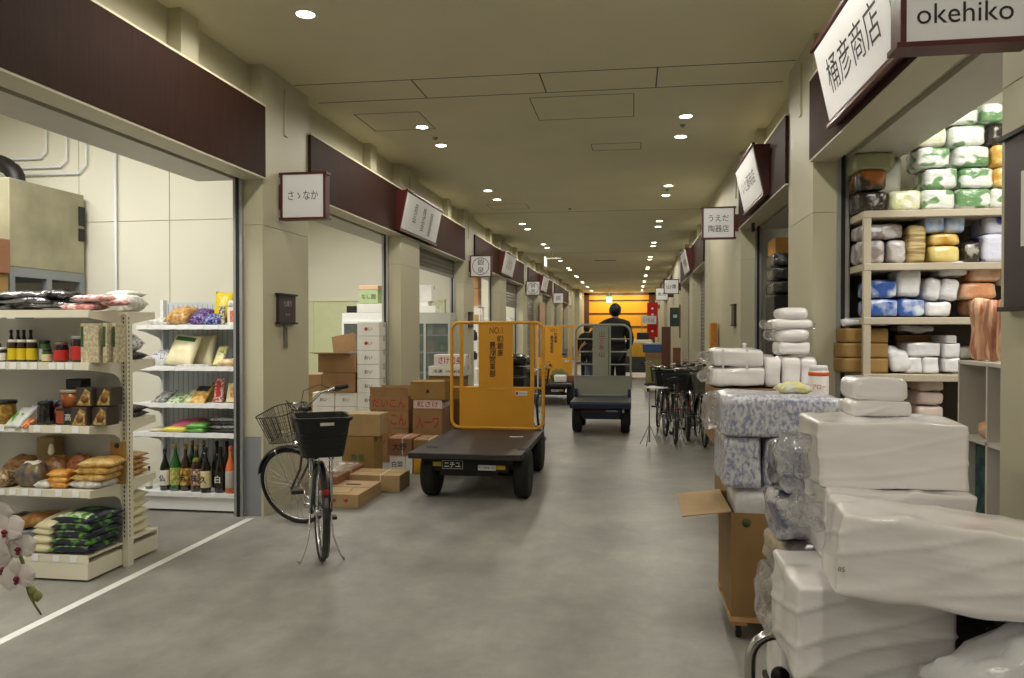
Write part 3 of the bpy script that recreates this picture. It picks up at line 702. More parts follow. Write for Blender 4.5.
for i, z in enumerate((1.0, 1.5)):
    for j in range(4):
        one('storage_bottle', G().lathe([(0.07, 0), (0.08, 0.02), (0.08, 0.22), (0.03, 0.3), (0.03, 0.36), (0, 0.36)], 12), M('bright_green_plastic', (66, 140, 54), 0.35), 'green bottle on the %s shelf of half shut opening rack, %s from the wall side' % (('lower', 'upper')[i], ORD[j]), 'bottle', (-4.2 + 0.22 * j, 22.1, z), group='green bottles in the third opening')

# ================================================================ FIRST SHOP ON THE LEFT
# goods builders
def Tm(loc=(0, 0, 0), rx=0, ry=0, rz=0, sc_=None):
    m = Matrix.Translation(loc) @ Euler((R(rx), R(ry), R(rz))).to_matrix().to_4x4()
    return m
def bag(label, loc, w, d, h, mat, rx=0, rz=0, ry=0, seed=0, cat='bag', name='food_bag', group=None, patch=None, patch_txt=None, pt=None, amp=0.12, pz=None):
    """filled bag; patch = (material, wfrac, dfrac, dy) printed panel on the upper face"""
    t = one(name, G().pillow(w, d, h, seed, amp=amp, n=10), mat, label, cat, loc, group=group, rot=(R(rx), R(ry), R(rz)))
    if patch:
        pm, a, b_, dy = patch; n = 4; g = G(); zt = h * 1.0 if pz is None else pz
        vs = []; fs = []
        for i in range(n + 1):
            for j in range(n + 1):
                u, v = -a + 2 * a * i / n, dy - b_ + 2 * b_ * j / n
                k = max(0.0, (1 - abs(u) ** 3.5) * (1 - abs(v) ** 3.5)) ** 0.6
                nn = 1 + amp * 2 * noise.noise(Vector((u * 2.2, v * 2.2, 0)) + Vector((seed * 2.3, seed * 1.1, 0)))
                vs.append((u * w / 2 * 0.96, v * d / 2 * 0.96, h * 0.42 + h * 0.58 * k * nn + 0.003))
        for i in range(n):
            for j in range(n):
                q = i * (n + 1) + j; fs.append((q, q + n + 1, q + n + 2, q + 1))
        g.poly(vs, fs); obj('label', g, pm, t)
        if patch_txt: txt(patch_txt, pt or d * 0.12, INK if pm is not INK else WHITE, t, (0, dy * d / 2, h + 0.006), (0, 0, 0), width=w * a * 0.8)
    return t
def jar(label, loc, r, h, body, lidm, lab=None, cat='jar', name='jar', neck=0.85, group=None, txt_=None, lh=0.15):
    t = thing(name, label, cat, loc, group=group)
    obj('glass', G().lathe([(r * 0.9, 0), (r, r * 0.12), (r, h * 0.72), (r * neck, h * (1 - lh)), (r * neck, h * (1 - lh * 0.9))], 18), body, t)
    obj('lid', G().lathe([(r * neck * 1.05, h * (1 - lh)), (r * neck * 1.08, h * (1 - lh) + 0.002), (r * neck * 1.08, h - 0.003), (r * neck, h)], 18), lidm, t)
    if lab: obj('label', G().lathe([(r * 1.01, h * 0.1), (r * 1.015, h * 0.11), (r * 1.015, h * 0.6), (r * 1.01, h * 0.61)], 18), lab, t)
    if txt_: txt(txt_, h * 0.25, INK, t, (0, -r * 1.03, h * 0.36))
    return t
def bottle(label, loc, r, h, glass, cap, lab=None, lt=None, group=None, lcol=None, neck=None, lz=(0.12, 0.48)):
    t = thing('sake_bottle', label, 'bottle', loc, group=group)
    obj('glass', G().lathe([(r * 0.9, 0), (r, 0.008), (r, h * 0.52), (r * 0.85, h * 0.6), (r * 0.42, h * 0.74), (r * 0.32, h * 0.82), (r * 0.32, h * 0.93)], 18), glass, t)
    obj('cap', G().lathe([(r * 0.36, h * 0.9), (r * 0.38, h * 0.905), (r * 0.38, h * 0.99), (r * 0.3, h)], 14), cap, t)
    if lab: obj('label', G().lathe([(r * 1.005, h * lz[0]), (r * 1.015, h * lz[0] + 0.002), (r * 1.015, h * lz[1]), (r * 1.005, h * lz[1] + 0.002)], 18), lab, t)
    if neck: obj('neck_label', G().lathe([(r * 0.75, h * 0.635), (r * 0.76, h * 0.636), (r * 0.5, h * 0.72), (r * 0.49, h * 0.721)], 14), neck, t)
    if lt: txt(lt, h * 0.17, lcol or INK, t, (0, -r * 1.04, h * (lz[0] + lz[1]) / 2), bold=0.015)
    return t
def pmat(n, a, b_, vs=14, rough=0.35, edge=(0.42, 0.56), bump=0.4, bs=24, **k): return M(n, a, rough, rgb2=b_, vs=vs * 2.4, edge=edge, bump=bump, bs=bs, **k)
SILV = M('silver_black_film', (150, 150, 155), 0.15, 0.75, rgb2=(30, 30, 34), vs=9, edge=(0.4, 0.6), bump=0.9, bs=16)
PINKP = pmat('pink_printed_film', (236, 216, 212), (206, 120, 120))
WHP = pmat('clear_white_film', (226, 224, 220), (190, 188, 180), bump=0.6)
TANP = pmat('tan_snack_film', (206, 170, 108), (168, 120, 70))
PURP = pmat('purple_printed_film', (62, 34, 104), (150, 130, 180), vs=18, edge=(.5, .64))
YELP = M('yellow_film', (222, 196, 42), 0.3, bump=0.5, bs=16)
BLUP = pmat('blue_printed_film', (44, 54, 134), (180, 184, 204), vs=24, edge=(.52, .64))
RICEP = M('cream_rice_film', (222, 214, 176), 0.4, var=0.08, vs=12, bump=0.3, bs=20)
GRNP = pmat('green_printed_film', (84, 140, 48), (206, 214, 188), vs=12)
NAVYG = pmat('green_navy_film', (28, 34, 54), (96, 168, 60), vs=6, edge=(0.55, 0.62))
GOLDP = pmat('golden_film', (190, 140, 44), (216, 186, 120), vs=10)
ORGP = pmat('orange_film', (214, 140, 44), (232, 180, 96), vs=10)
BRNP = pmat('brown_film', (124, 84, 48), (160, 120, 76), vs=10)
GREYP2 = pmat('grey_printed_film', (90, 92, 92), (176, 176, 172), vs=16)
DARKP = pmat('dark_film', (34, 32, 34), (90, 84, 84), vs=14, edge=(0.5, 0.7))
PINKB = M('bright_pink_film', (232, 110, 150), 0.35, bump=0.35, bs=16)
YELB = M('pale_yellow_green_film', (216, 204, 84), 0.35, bump=0.35, bs=16)
GRNB = M('soft_green_film', (110, 176, 84), 0.35, bump=0.35, bs=16)
CREAMC = M('cream_paper', (224, 208, 160), 0.6, var=0.05)
DKG = M('dark_glass', (22, 18, 18), 0.12, coat=0.5)
BRG = M('brown_glass', (52, 30, 16), 0.12, coat=0.5)
GRG = M('green_glass', (34, 92, 38), 0.12, coat=0.5)
TAG = M('price_tag_paper', (240, 240, 240), 0.6)
GOLDC = M('gold_foil', (190, 160, 70), 0.3, 0.7)
REDL = M('red_label', (190, 40, 34), 0.5)
YELL = M('yellow_label', (216, 190, 30), 0.5)
WHL = M('white_label', (228, 224, 212), 0.5)

def tags(parent, xs, y, z, w=0.045, h=0.035):
    for x in xs:
        o = obj('price_tag', G().b(x - w / 2, x + w / 2, y - 0.003, y, z - h / 2, z + h / 2), TAG, parent)
# gondola shelf with a row of shelves on both faces, its end towards the corridor
X0, X1 = -4.36, -3.40; yc = 4.83
t = thing('gondola_shelf', 'cream double sided gondola shelf, its end towards the aisle, beside the white line', 'shelf', ((X0 + X1) / 2, yc, 0))
cx = (X0 + X1) / 2
def L(x0, x1, y0, y1, z0, z1, bev=0.0): return G().b(x0 - cx, x1 - cx, y0 - yc, y1 - yc, z0, z1, bev)
for x in (X0 - 0.03, X1 - 0.0):
    g = L(x, x + 0.04, yc - 0.03, yc + 0.03, 0, 1.70); obj('upright', g, RACK, t)
    g = G(); [g.b(x - cx + 0.04, x - cx + 0.041, -0.012, -0.004, 0.2 + 0.03 * i, 0.218 + 0.03 * i) for i in range(50)]; [g.b(x - cx + 0.012, x - cx + 0.02, -0.0305, -0.03, 0.2 + 0.03 * i, 0.218 + 0.03 * i) for i in range(50)]
    obj('slots', g, DARKGAP, t)
obj('back_panel', L(X0, X1, yc - 0.012, yc + 0.012, 0.1, 1.68), M('grey_back_panel', (190, 190, 188), 0.5, 0.1), t)
LV = [0.165, 0.575, 0.985, 1.39, 1.725]
for i, z in enumerate(LV):
    for s in (-1, 1):
        yf = yc + s * (0.345 if i else 0.37)
        y0, y1 = min(yc + s * 0.03, yf), max(yc + s * 0.03, yf)
        sh = obj('shelf', L(X0, X1, min(yc + s * 0.03, yf - s * 0.012), max(yc + s * 0.03, yf - s * 0.012), z - 0.012, z).b(X0 - cx, X1 - cx, min(yf, yf - s * 0.012) - yc, max(yf, yf - s * 0.012) - yc, z - 0.045, z + 0.004), RACK, t)
        if i == 0:
            obj('plinth', L(X0 + 0.001, X1 - 0.001, y0 + 0.001, y1 - 0.001, 0.015, z - 0.046), RACK, t)
        elif i < 5:
            for x in (X1 - 0.008,):                    # end bracket with a curved lower edge
                P = [(0, 0.0), (0.33, 0.0), (0.33, -0.035), (0.2, -0.05), (0.08, -0.07), (0.03, -0.10), (0.0, -0.17)]
                g = G(); vs = [(x - cx, s * (0.02 + p[0]), z - 0.012 + p[1]) for p in P] + [(x + 0.006 - cx, s * (0.02 + p[0]), z - 0.012 + p[1]) for p in P]; n = len(P)
                g.poly(vs, [list(range(n)), list(range(2 * n - 1, n - 1, -1))] + [[k, (k + 1) % n, (k + 1) % n + n, k + n] for k in range(n)])
                obj('bracket', g, RACK, sh)
        if s == -1 and i < 4:
            for x in ((-4.03, -3.95, -3.86, -3.77, -3.62, -3.50) if i != 3 else (-4.02, -3.94, -3.86, -3.79, -3.66, -3.60, -3.54)):
                g = G().b(x - cx - 0.024, x - cx + 0.024, yf - yc - 0.004, yf - yc - 0.001, z - 0.04, z + 0.0); obj('price_tag', g, TAG, t)
ga = 'goods on the cream gondola shelf'
y4 = 4.66
XP = lambda px, y=4.6: (-(632 - px) / 781.0 * y * 1.0) * 1.0
def gx(px, y=4.62): return y * math.tan(math.atan((px - 512) / 781.0) - math.atan(120 / 781.0))
# top
for i, (px, w_, d_, h_, z_, rz) in enumerate(((5, .42, .28, .05, 0, 4), (28, .5, .28, .05, .035, -5), (52, .42, .26, .05, .012, 8), (20, .45, .26, .05, .075, 10), (55, .34, .22, .06, .07, -12))):
    bag('crumpled silver black film packet topping the gondola, %s' % ('lowest at the far end', 'broad one in the middle', 'low one near pink packets', 'upper one away from aisle', 'highest one')[i], (gx(px), 4.66, 1.73 + z_), w_, d_, h_, SILV, rz=rz, seed=i, name='film_packet', cat='packet', group='silver film packets topping the gondola', amp=0.4)
for i, (px, y, z_, rz) in enumerate(((84, 4.63, 0, 6), (98, 4.72, .03, -18), (92, 4.65, .055, 20))):
    bag('pink and white packet on the gondola top towards the aisle, %s' % ('bottom', 'hanging towards the end', 'uppermost')[i], (gx(px), y, 1.73 + z_), .24, .2, .045, PINKP, rz=rz, seed=i + 9, name='pink_packet', cat='packet', group='pink packets topping the gondola', amp=0.3)
bag('clear whitish packet on the gondola top, far side', (-3.52, 5.0, 1.73), .24, .22, .12, WHP, seed=3, group=ga)
bag('flat clear packet over the aisle end of the gondola top', (-3.56, 5.08, 1.83), .2, .2, .05, WHP, seed=4, group=ga)
# second shelf: jars and dark bottles
z = 1.392
for i, px in enumerate((1, 8, 14, 21)):
    bottle('small dark soy bottle at the back of the jar shelf, %s from the aisle' % ('fourth', 'third', 'second', 'first')[i], (gx(px) - 0.03, 4.74, z), 0.028, 0.21, DKG, BLK, group='dark soy bottles on the jar shelf')
jar('dark jar with white lid and pale label at the left end of the jar shelf', (gx(9), 4.56, z), 0.03, 0.095, DKG, WHL, WHL, group=ga)
jar('black lidded dark jar at the frame edge on the jar shelf', (gx(1), 4.58, z), 0.03, 0.12, DKG, BLK, group=ga)
for i, px in enumerate((19, 28, 37.5)):
    jar('brown jar with white lid and round yellow label, %s of three' % ('leftmost', 'middle', 'rightmost')[i], (gx(px), 4.57, z), 0.032, 0.145, BRG, WHL, YELL, group='yellow labelled jars', lh=0.12)
jar('green pickle jar with grey label right of the yellow labelled jars', (gx(47), 4.6, z), 0.034, 0.14, M('green_jar', (60, 92, 44), 0.25), BLK, M('grey_label', (176, 180, 168), 0.5), group=ga)
jar('small jar with cream label between green jar and red labelled jar', (gx(56), 4.54, z), 0.03, 0.085, GRG, BLK, CREAMC, group=ga)
jar('dark jar behind the small cream labelled jar', (gx(57), 4.66, z), 0.032, 0.13, DKG, BLK, group=ga)
jar('black jar with red label, the smaller of two', (gx(68), 4.56, z), 0.042, 0.13, DKG, M('dark_red_lid', (120, 90, 90), 0.4), REDL, group=ga)
jar('black jar with red label, the taller of two', (gx(84), 4.58, z), 0.052, 0.17, DKG, M('grey_lid', (150, 150, 146), 0.4), REDL, group=ga, lh=0.12)
for i, (px, y) in enumerate(((101, 4.56), (114, 4.58), (119, 4.62))):
    t2 = thing('seasoning_box', 'tall printed seasoning box at the aisle end of the jar shelf, %s' % ('frontmost', 'middle', 'innermost')[i], 'box', (gx(px) , y, z), group='tall seasoning boxes')
    bw = (0.062, 0.016, 0.012)[i]
    obj('body', G().b(-bw, bw, -0.05, 0.05, 0, 0.25, 0.002), pmat('beige_print', (210, 198, 168), (176, 164, 134), vs=22, bump=0), t2)
    obj('label', G().b(-bw + 0.003, -bw + 0.02, -0.0515, -0.05, 0.1, 0.23), M('green_label', (50, 84, 40), 0.5), t2)
# third shelf: pickles, pouches
z = 0.987
jar('yellow pickle tub at the frame edge, dark lid', (gx(8), 4.58, z), 0.072, 0.15, pmat('yellow_pickle', (196, 160, 76), (150, 110, 40), vs=20), BLK, group=ga, name='pickle_tub', cat='tub', neck=1.0)
bag('white and green packet leaning on the pickle shelf', (gx(29), 4.56, z + 0.03), .14, .2, .035, pmat('white_green_packet', (206, 208, 204), (96, 168, 60), vs=9, edge=(.58, .62)), rx=38, rz=-8, seed=5, group=ga)
bag('blue and white packet lying over the white and green one', (gx(38), 4.68, z + 0.10), .16, .14, .03, pmat('white_blue_packet', (214, 216, 222), (90, 110, 160), vs=14), rx=25, rz=-12, seed=6, group=ga)
bag('red brown packet behind the black lidded jar', (gx(53), 4.70, z + 0.04), .16, .18, .05, pmat('red_brown_packet', (120, 40, 40), (180, 120, 120), vs=12), rx=40, rz=10, seed=7, group=ga)
bag('small red and orange packet in front on the pickle shelf', (gx(40), 4.52, z + 0.0), .08, .1, .025, pmat('red_orange_packet', (190, 40, 40), (220, 160, 90), vs=18), rx=35, rz=-20, seed=8, group=ga)
jar('black jar with white side label in the middle of the pickle shelf', (gx(53), 4.55, z), 0.05, 0.15, DKG, BLK, group=ga)
t2 = thing('pickle_tub', 'brown pickle tub with pale lid, upper of two', 'tub', (gx(73), 4.64, z + 0.105), group=ga)
obj('tub', G().lathe([(0.075, 0), (0.088, 0.1)], 20), M('amber_pickle', (156, 84, 40), 0.25, var=0.2, vs=14), t2); obj('lid', G().lathe([(0.092, 0.1), (0.092, 0.118), (0.085, 0.122)], 20), M('clear_lid', (170, 160, 140), 0.2), t2)
t2 = thing('pickle_box', 'dark box with white lettering under the amber tub', 'box', (gx(77), 4.62, z), group=ga)
obj('body', G().b(-0.095, 0.085, -0.08, 0.1, 0, 0.104, 0.004), M('near_black_card', (38, 32, 34), 0.4), t2); txt('高菜', 0.05, WHL, t2, (0.02, -0.083, 0.05)); obj('label', G().b(-0.09, -0.035, -0.083, -0.08, 0.01, 0.09), M('amber_label', (150, 70, 40), 0.5), t2)
one('small_tin', G().b(-0.055, 0.055, -0.05, 0.05, 0, 0.065, 0.006), BLK, 'black tin standing on the amber tub', 'tin', (gx(76), 4.64, z + 0.228), group=ga)
CU = M('curry_pouch', (66, 56, 48), 0.45, var=0.1)
for i, (px, y, zz) in enumerate(((91, 4.56, 0), (107, 4.60, 0), (94, 4.58, .125), (109, 4.62, .125))):
    t2 = thing('curry_box', 'dark and yellow printed food box by the aisle end, %s' % ('lower front', 'lower back', 'upper front', 'upper back')[i], 'box', (gx(px), y, z + zz), group='four dark yellow food boxes')
    obj('body', G().b(-0.055, 0.055, -0.06, 0.06, 0, 0.118, 0.003), CU, t2); obj('label', G().prism([(-0.05, 0.005), (0.045, 0.005), (0.045, 0.09), (0.01, 0.112), (-0.02, 0.06)], 0.0015, Matrix.Translation((0, -0.0618, 0))), pmat('curry_yellow', (190, 172, 116), (150, 110, 50), vs=16, bump=0), t2)
    obj('bowl_print', G().lathe([(0, 0), (0.026, 0), (0.026, 0.001), (0, 0.001)], 14, Matrix.Translation((0.008, -0.0622, 0.045)) @ Matrix.Rotation(R(90), 4, 'X')), M('curry_brown', (120, 76, 36), 0.5), t2)
# fourth shelf: bags
z = 0.577
bag('tan nut bag at the frame edge, fourth shelf down', (gx(8), 4.56, z), .22, .2, .11, pmat('tan_mix', (196, 170, 130), (120, 96, 64), vs=22), seed=11, group=ga)
bag('dark topped brown bag behind the tan nut bag', (gx(12), 4.72, z), .24, .18, .17, BRNP, seed=12, group=ga)
bag('brown and grey bag with two white labels', (gx(38), 4.6, z), .20, .2, .16, pmat('brown_grey_film', (130, 110, 84), (66, 70, 84), vs=5), seed=13, group=ga, patch=(WHL, .5, .3, -.3))
one('kraft_bag', G().b(-0.065, 0.065, -0.05, 0.05, 0, 0.30, 0.008), M('kraft_brown_bag', (150, 128, 84), 0.6, var=0.1), 'tall kraft bag at the back of the fourth shelf down', 'bag', (gx(34), 4.76, z), group=ga)
bag('large brown sack bag tied with white, right of the labelled bag', (gx(50), 4.68, z), .2, .17, .19, BRNP, seed=14, group=ga)
one('wrap_knot', G().lathe([(0.01, 0), (0.022, 0.02), (0.012, 0.07), (0.0, 0.08)], 10), WHL, 'white twisted bag top standing on the brown sack bag', 'knot', (gx(46), 4.66, z + 0.19))
bag('red brown round bag with clear tied top behind the orange packs', (gx(70), 4.72, z), .16, .15, .19, pmat('red_beans', (140, 74, 44), (180, 120, 80), vs=26), seed=15, group=ga)
for i in range(3):
    bag('orange pack in the small stack in the middle, %s' % ('bottom', 'middle', 'top')[i], (gx(66), 4.58, z + 0.035 * i), .15, .13, .045, ORGP, rz=4 * i, seed=i + 20, name='orange_pack', cat='pack', group='orange packs on the fourth shelf down')
bag('small white pack beside the orange stack', (gx(54), 4.55, z), .11, .12, .05, WHP, seed=25, group=ga)
for i in range(4):
    bag('golden pack in the big stack towards the aisle, %s' % ('bottom', 'second', 'third', 'top')[i], (gx(92 + 3 * i), 4.64, z + 0.045 * i), .24, .24, .058, GOLDP if i else WHP, rz=-3 + 5 * i, seed=i + 30, name='golden_pack', cat='pack', group='golden packs on the fourth shelf down')
t2 = thing('display_card', 'standing tan display card with black crest at the aisle end', 'card', (gx(107), 4.72, z))
obj('card', G().b(-0.055, 0.055, 0, 0.006, 0, 0.28), M('gold_tan_card', (158, 120, 62), 0.6), t2); obj('crest', G().lathe([(0, 0), (0.018, 0), (0.018, 0.0015), (0, 0.0015)], 12, Matrix.Translation((-0.005, -0.002, 0.255)) @ Matrix.Rotation(R(90), 4, 'X')), INK, t2)
# bottom shelf
z = 0.167
t2 = thing('plastic_tub', 'grey blue plastic tub at the bottom of the gondola', 'tub', (gx(27), 4.60, z))
obj('tub', G().lathe([(0.09, 0), (0.10, 0.01), (0.115, 0.12), (0.122, 0.125), (0.118, 0.13), (0.10, 0.12)], 24), M('grey_blue_tub', (150, 162, 176), 0.3), t2)
bag('brown orange bag lying over the grey tub', (gx(33), 4.66, z + 0.135), .28, .22, .08, pmat('brown_orange', (150, 96, 44), (190, 140, 76), vs=8), rz=15, ry=-8, seed=40, group=ga)
bag('dark grey bag behind the grey tub', (gx(14), 4.70, z + .10), .22, .2, .1, DARKP, seed=41, group=ga)
for i in range(4):
    bag('cream rice bag in the low stack at the bottom, %s' % ('bottom', 'second', 'third', 'slanting top')[i], (gx(55 + i * 2), 4.60 + 0.01 * i, z + 0.052 * i), .17, .3, .07, RICEP, rz=-4 * i, rx=0 if i < 3 else 10, seed=i + 44, name='rice_bag', group='cream rice bags in the bottom stack')
for i in range(5):
    bag('green edged navy rice bag at the aisle end, %s' % ('bottom', 'second', 'third', 'fourth', 'topmost')[i], (gx(84 + i), 4.62, z + 0.048 * i), .29, .33, .07, NAVYG, rz=3 - 2 * i, seed=i + 50, name='rice_bag', group='green edged rice bags in the bottom stack', patch=(GRNP, .8, .22, -.7))
# far side of the gondola
for k_, (zz, mm, nm, n_, hh) in enumerate(((0.167, RICEP, 'white rice bag', 5, .07), (0.577, BRNP, 'light brown cracker pack', 4, .05), (0.987, DARKP, 'dark seaweed pack', 2, .05), (1.392, DARKP, 'black bean pack', 1, .06))):
    for i in range(n_):
        bag('%s on the far side of the gondola, %s' % (nm, ('lowest', 'second', 'third', 'fourth', 'fifth')[i] + ' in its stack'), (-3.56, 5.03, zz + (hh - 0.012) * i), .27, .24, hh, TANP if k_ == 1 else mm, rz=3 * i - 4, seed=60 + i + 5 * k_, name='food_pack', cat='pack', group='packs on the far side of the gondola')
bag('white and blue dotted bag on the far side, upper shelf', (-3.56, 5.04, 1.45), .22, .2, .12, pmat('white_blue_dots', (226, 226, 226), (70, 80, 150), vs=26, edge=(.56, .6)), seed=77, group=ga)

# wall shelf facing the camera, full of packets and sake
X0, X1, YF, YB = -4.38, -3.40, 6.33, 6.82
t = thing('wall_shelf_unit', 'white shelf unit of packets and sake against the shop side wall', 'shelf', ((X0 + X1) / 2, YB, 0)); cx = (X0 + X1) / 2; yb = YB
LW = [0.17, 0.69, 0.95, 1.275, 1.64]
obj('back_panel', G().b(X0 - cx, X1 - cx, -0.02, 0, 0, 1.86), M('white_slat_panel', (206, 212, 216), 0.45, 0.1), t)
g = G(); [g.b(X0 - cx + 0.05 * i, X0 - cx + 0.05 * i + 0.004, -0.023, -0.02, 0.2, 1.84) for i in range(1, 19)]; obj('panel_grooves', g, M('groove_grey', (150, 156, 160), 0.5), t)
for x in (X0, X1 - 0.03): obj('upright', G().b(x - cx, x - cx + 0.03, -0.07, -0.01, 0, 1.88), RACKW, t)
for i, z in enumerate(LW):
    d_ = 0.49 if i == 0 else (0.47, 0.47, 0.45, 0.42)[i - 1]
    sh = obj('shelf', G().b(X0 - cx, X1 - cx, -d_, -0.02, z - 0.014, z).b(X0 - cx, X1 - cx, -d_ - 0.01, -d_, z - 0.035, z + 0.006), RACKW, t)
    if i == 0: obj('plinth', G().b(X0 - cx, X1 - cx, -d_ + 0.01, -0.02, 0.02, z - 0.015), RACKW, t)
    else:
        P = [(0, 0.0), (-d_, 0.0), (-d_, -0.03), (-0.3, -0.05), (-0.1, -0.1), (0.0, -0.2)]
        g = G(); n = len(P); x = X0 - cx + 0.002
        vs = [(x, p[0], z - 0.012 + p[1]) for p in P] + [(x + 0.006, p[0], z - 0.012 + p[1]) for p in P]
        g.poly(vs, [list(range(n)), list(range(2 * n - 1, n - 1, -1))] + [[k, (k + 1) % n, (k + 1) % n + n, k + n] for k in range(n)]); obj('bracket', g, RACKW, sh)
    for x in (-4.3, -4.17, -4.02, -3.9, -3.76, -3.62, -3.5):
        obj('price_tag', G().b(x - cx - 0.03, x - cx + 0.03, -d_ - 0.014, -d_ - 0.011, z - 0.032, z + 0.004), TAG, t)
def hx(px, y=6.45): return -4.38 + (px - 133) / 105.0 * (1.02 if y > 6.4 else 1)
gb = 'goods on the white wall shelf unit'
z = 1.642
bag('tan snack bag slumped at the left of the top shelf', (hx(167), 6.6, z + .05), .24, .24, .11, TANP, rx=30, rz=-5, seed=80, group=gb)
bag('flat pale bag at the far left of the top shelf', (hx(148), 6.6, z), .22, .24, .07, WHP, seed=79, group=gb)
bag('purple snack bag in the middle of the top shelf', (hx(189), 6.58, z + .04), .2, .22, .1, PURP, rx=30, rz=4, seed=81, group=gb)
bag('blue snack bag lying before the yellow bag', (hx(204), 6.5, z + .02), .18, .16, .08, BLUP, rx=20, rz=8, seed=82, group=gb)
bag('upright yellow snack bag, tallest on the top shelf', (hx(209), 6.66, z + .15), .22, .3, .12, YELP, rx=76, rz=6, seed=83, group=gb)
t2 = thing('snack_card', 'narrow picture packet right of the blue snack bag', 'packet', (hx(213), 6.47, z)); obj('body', G().box((0, 0, 0.085), (0.05, 0.02, 0.17), rot=(R(-8), 0, R(12))), pmat('picture_print', (210, 200, 180), (60, 60, 60), vs=30, bump=0), t2)
t2 = thing('snack_box', 'white box with a red figure mark at the right end of the top shelf', 'box', (hx(224), 6.5, z)); obj('body', G().b(-0.055, 0.055, -0.03, 0.03, 0, 0.16, 0.003), WHL, t2); obj('label', G().b(-0.03, 0.03, -0.032, -0.03, 0.03, 0.13), pmat('red_print', (196, 80, 60), (220, 150, 130), vs=40, bump=0), t2); obj('cap', G().b(-0.06, 0.05, -0.03, 0.03, 0.161, 0.22, 0.02), WHP, t2)
z = 1.277
bag('big noodle bag with a green name panel leaning on the second shelf', (hx(174), 6.52, z + .13), .29, .32, .07, RICEP, rx=62, rz=-6, ry=6, seed=85, group=gb, patch=(M('deep_green_panel', (34, 96, 50), 0.5), .72, .14, .62))
bag('second noodle bag standing behind the green panelled one', (hx(184), 6.66, z + .13), .26, .32, .06, RICEP, rx=72, rz=-4, seed=86, group=gb)
bag('white and blue bag at the left end of the second shelf', (hx(148), 6.62, z + .02), .22, .2, .12, M('white_blue_dots'), seed=87, group=gb)
bag('flat white packets spread under the noodle bag', (hx(190), 6.42, z), .34, .12, .02, WHP, seed=88, group=gb)
bag('pale yellow noodle packet leaning at the right of the second shelf', (hx(208), 6.55, z + .08), .11, .22, .035, pmat('pale_noodle', (226, 220, 160), (80, 100, 60), vs=14, edge=(.62, .66)), rx=60, rz=-8, seed=89, group=gb)
bag('purple bag at the right end of the second shelf', (hx(225), 6.62, z + .04), .15, .18, .1, PURP, rx=30, seed=90, group=gb)
bag('round tan bread bag at the right front of the second shelf', (hx(223), 6.42, z), .17, .13, .07, pmat('tan_white', (220, 200, 160), (196, 160, 110), vs=8), seed=91, group=gb)
z = 0.952
bag('grey seaweed packet at the left of the third shelf', (hx(153), 6.52, z + .03), .16, .22, .04, GREYP2, rx=30, rz=-14, seed=92, group=gb)
bag('green packet lying left of the green and white one', (hx(168), 6.50, z + .01), .15, .22, .04, GRNP, rx=24, rz=-14, seed=93, group=gb)
bag('green and white packet beside the black and gold one', (hx(178), 6.56, z + .03), .14, .22, .04, pmat('green_white2', (140, 180, 60), (230, 232, 210), vs=6), rx=32, rz=-6, seed=94, group=gb)
t2 = bag('gold packet with a black name panel on the third shelf', (hx(190), 6.52, z + .05), .17, .24, .04, GOLDP, rx=42, rz=-6, seed=95, group=gb, patch=(INK, .75, .3, .55))
bag('second gold packet behind the black panelled one', (hx(197), 6.64, z + .06), .15, .24, .04, GOLDP, rx=52, rz=-6, seed=96, group=gb)
t2 = thing('drink_pack', 'clear pack with a red bottle mark standing on the third shelf', 'pack', (hx(208), 6.5, z)); obj('body', G().box((0, 0.02, 0.11), (0.085, 0.05, 0.22), 0.01, rot=(R(-12), 0, 0)), pmat('clear_red', (214, 200, 200), (170, 70, 60), vs=22, bump=0), t2); obj('label', G().box((0, -0.008, 0.12), (0.035, 0.004, 0.14), rot=(R(-12), 0, 0)), REDL, t2)
t2 = thing('noodle_packet', 'cream packet with red brushed writing at the right end of third shelf', 'packet', (hx(222), 6.5, z)); obj('body', G().box((0, 0.02, 0.085), (0.12, 0.04, 0.17), 0.006, rot=(R(-14), 0, 0)), CREAMC, t2); txt('干\n物', 0.055, M('orange_red_ink', (204, 84, 40), 0.6), t2, (0, -0.006, 0.09), (R(76), 0, 0), line=.9)
z = 0.692
bag('bright pink packet in the middle of the fourth shelf', (hx(175), 6.55, z + .04), .28, .24, .06, PINKB, rz=14, ry=-6, rx=6, seed=100, group=gb)
bag('red packet behind the pink one', (hx(193), 6.68, z + .04), .24, .2, .05, pmat('dull_red', (150, 50, 60), (120, 40, 50)), rz=4, seed=101, group=gb)
bag('yellow packet under the pink one', (hx(170), 6.46, z), .24, .2, .05, YELB, rz=4, seed=102, group=gb)
bag('cream packet at the left end of the fourth shelf', (hx(150), 6.5, z), .16, .2, .03, RICEP, rz=10, seed=103, group=gb)
for i in range(2): bag('soft green packet right of the pink one, %s' % ('lower', 'upper')[i], (hx(191), 6.47, z + .035 * i), .19, .2, .05, GRNB, rz=-4 + 9 * i, seed=104 + i, group='soft green packets on the fourth shelf')
for i in range(4): bag('dark grey packet stacked at the right end of the fourth shelf, %s' % ('bottom', 'second', 'third', 'top')[i], (hx(217), 6.52, z + .032 * i), .28, .24, .042, GREYP2 if i % 2 else DARKP, rz=-4 + 4 * i, seed=108 + i, group='dark grey packets on the fourth shelf')
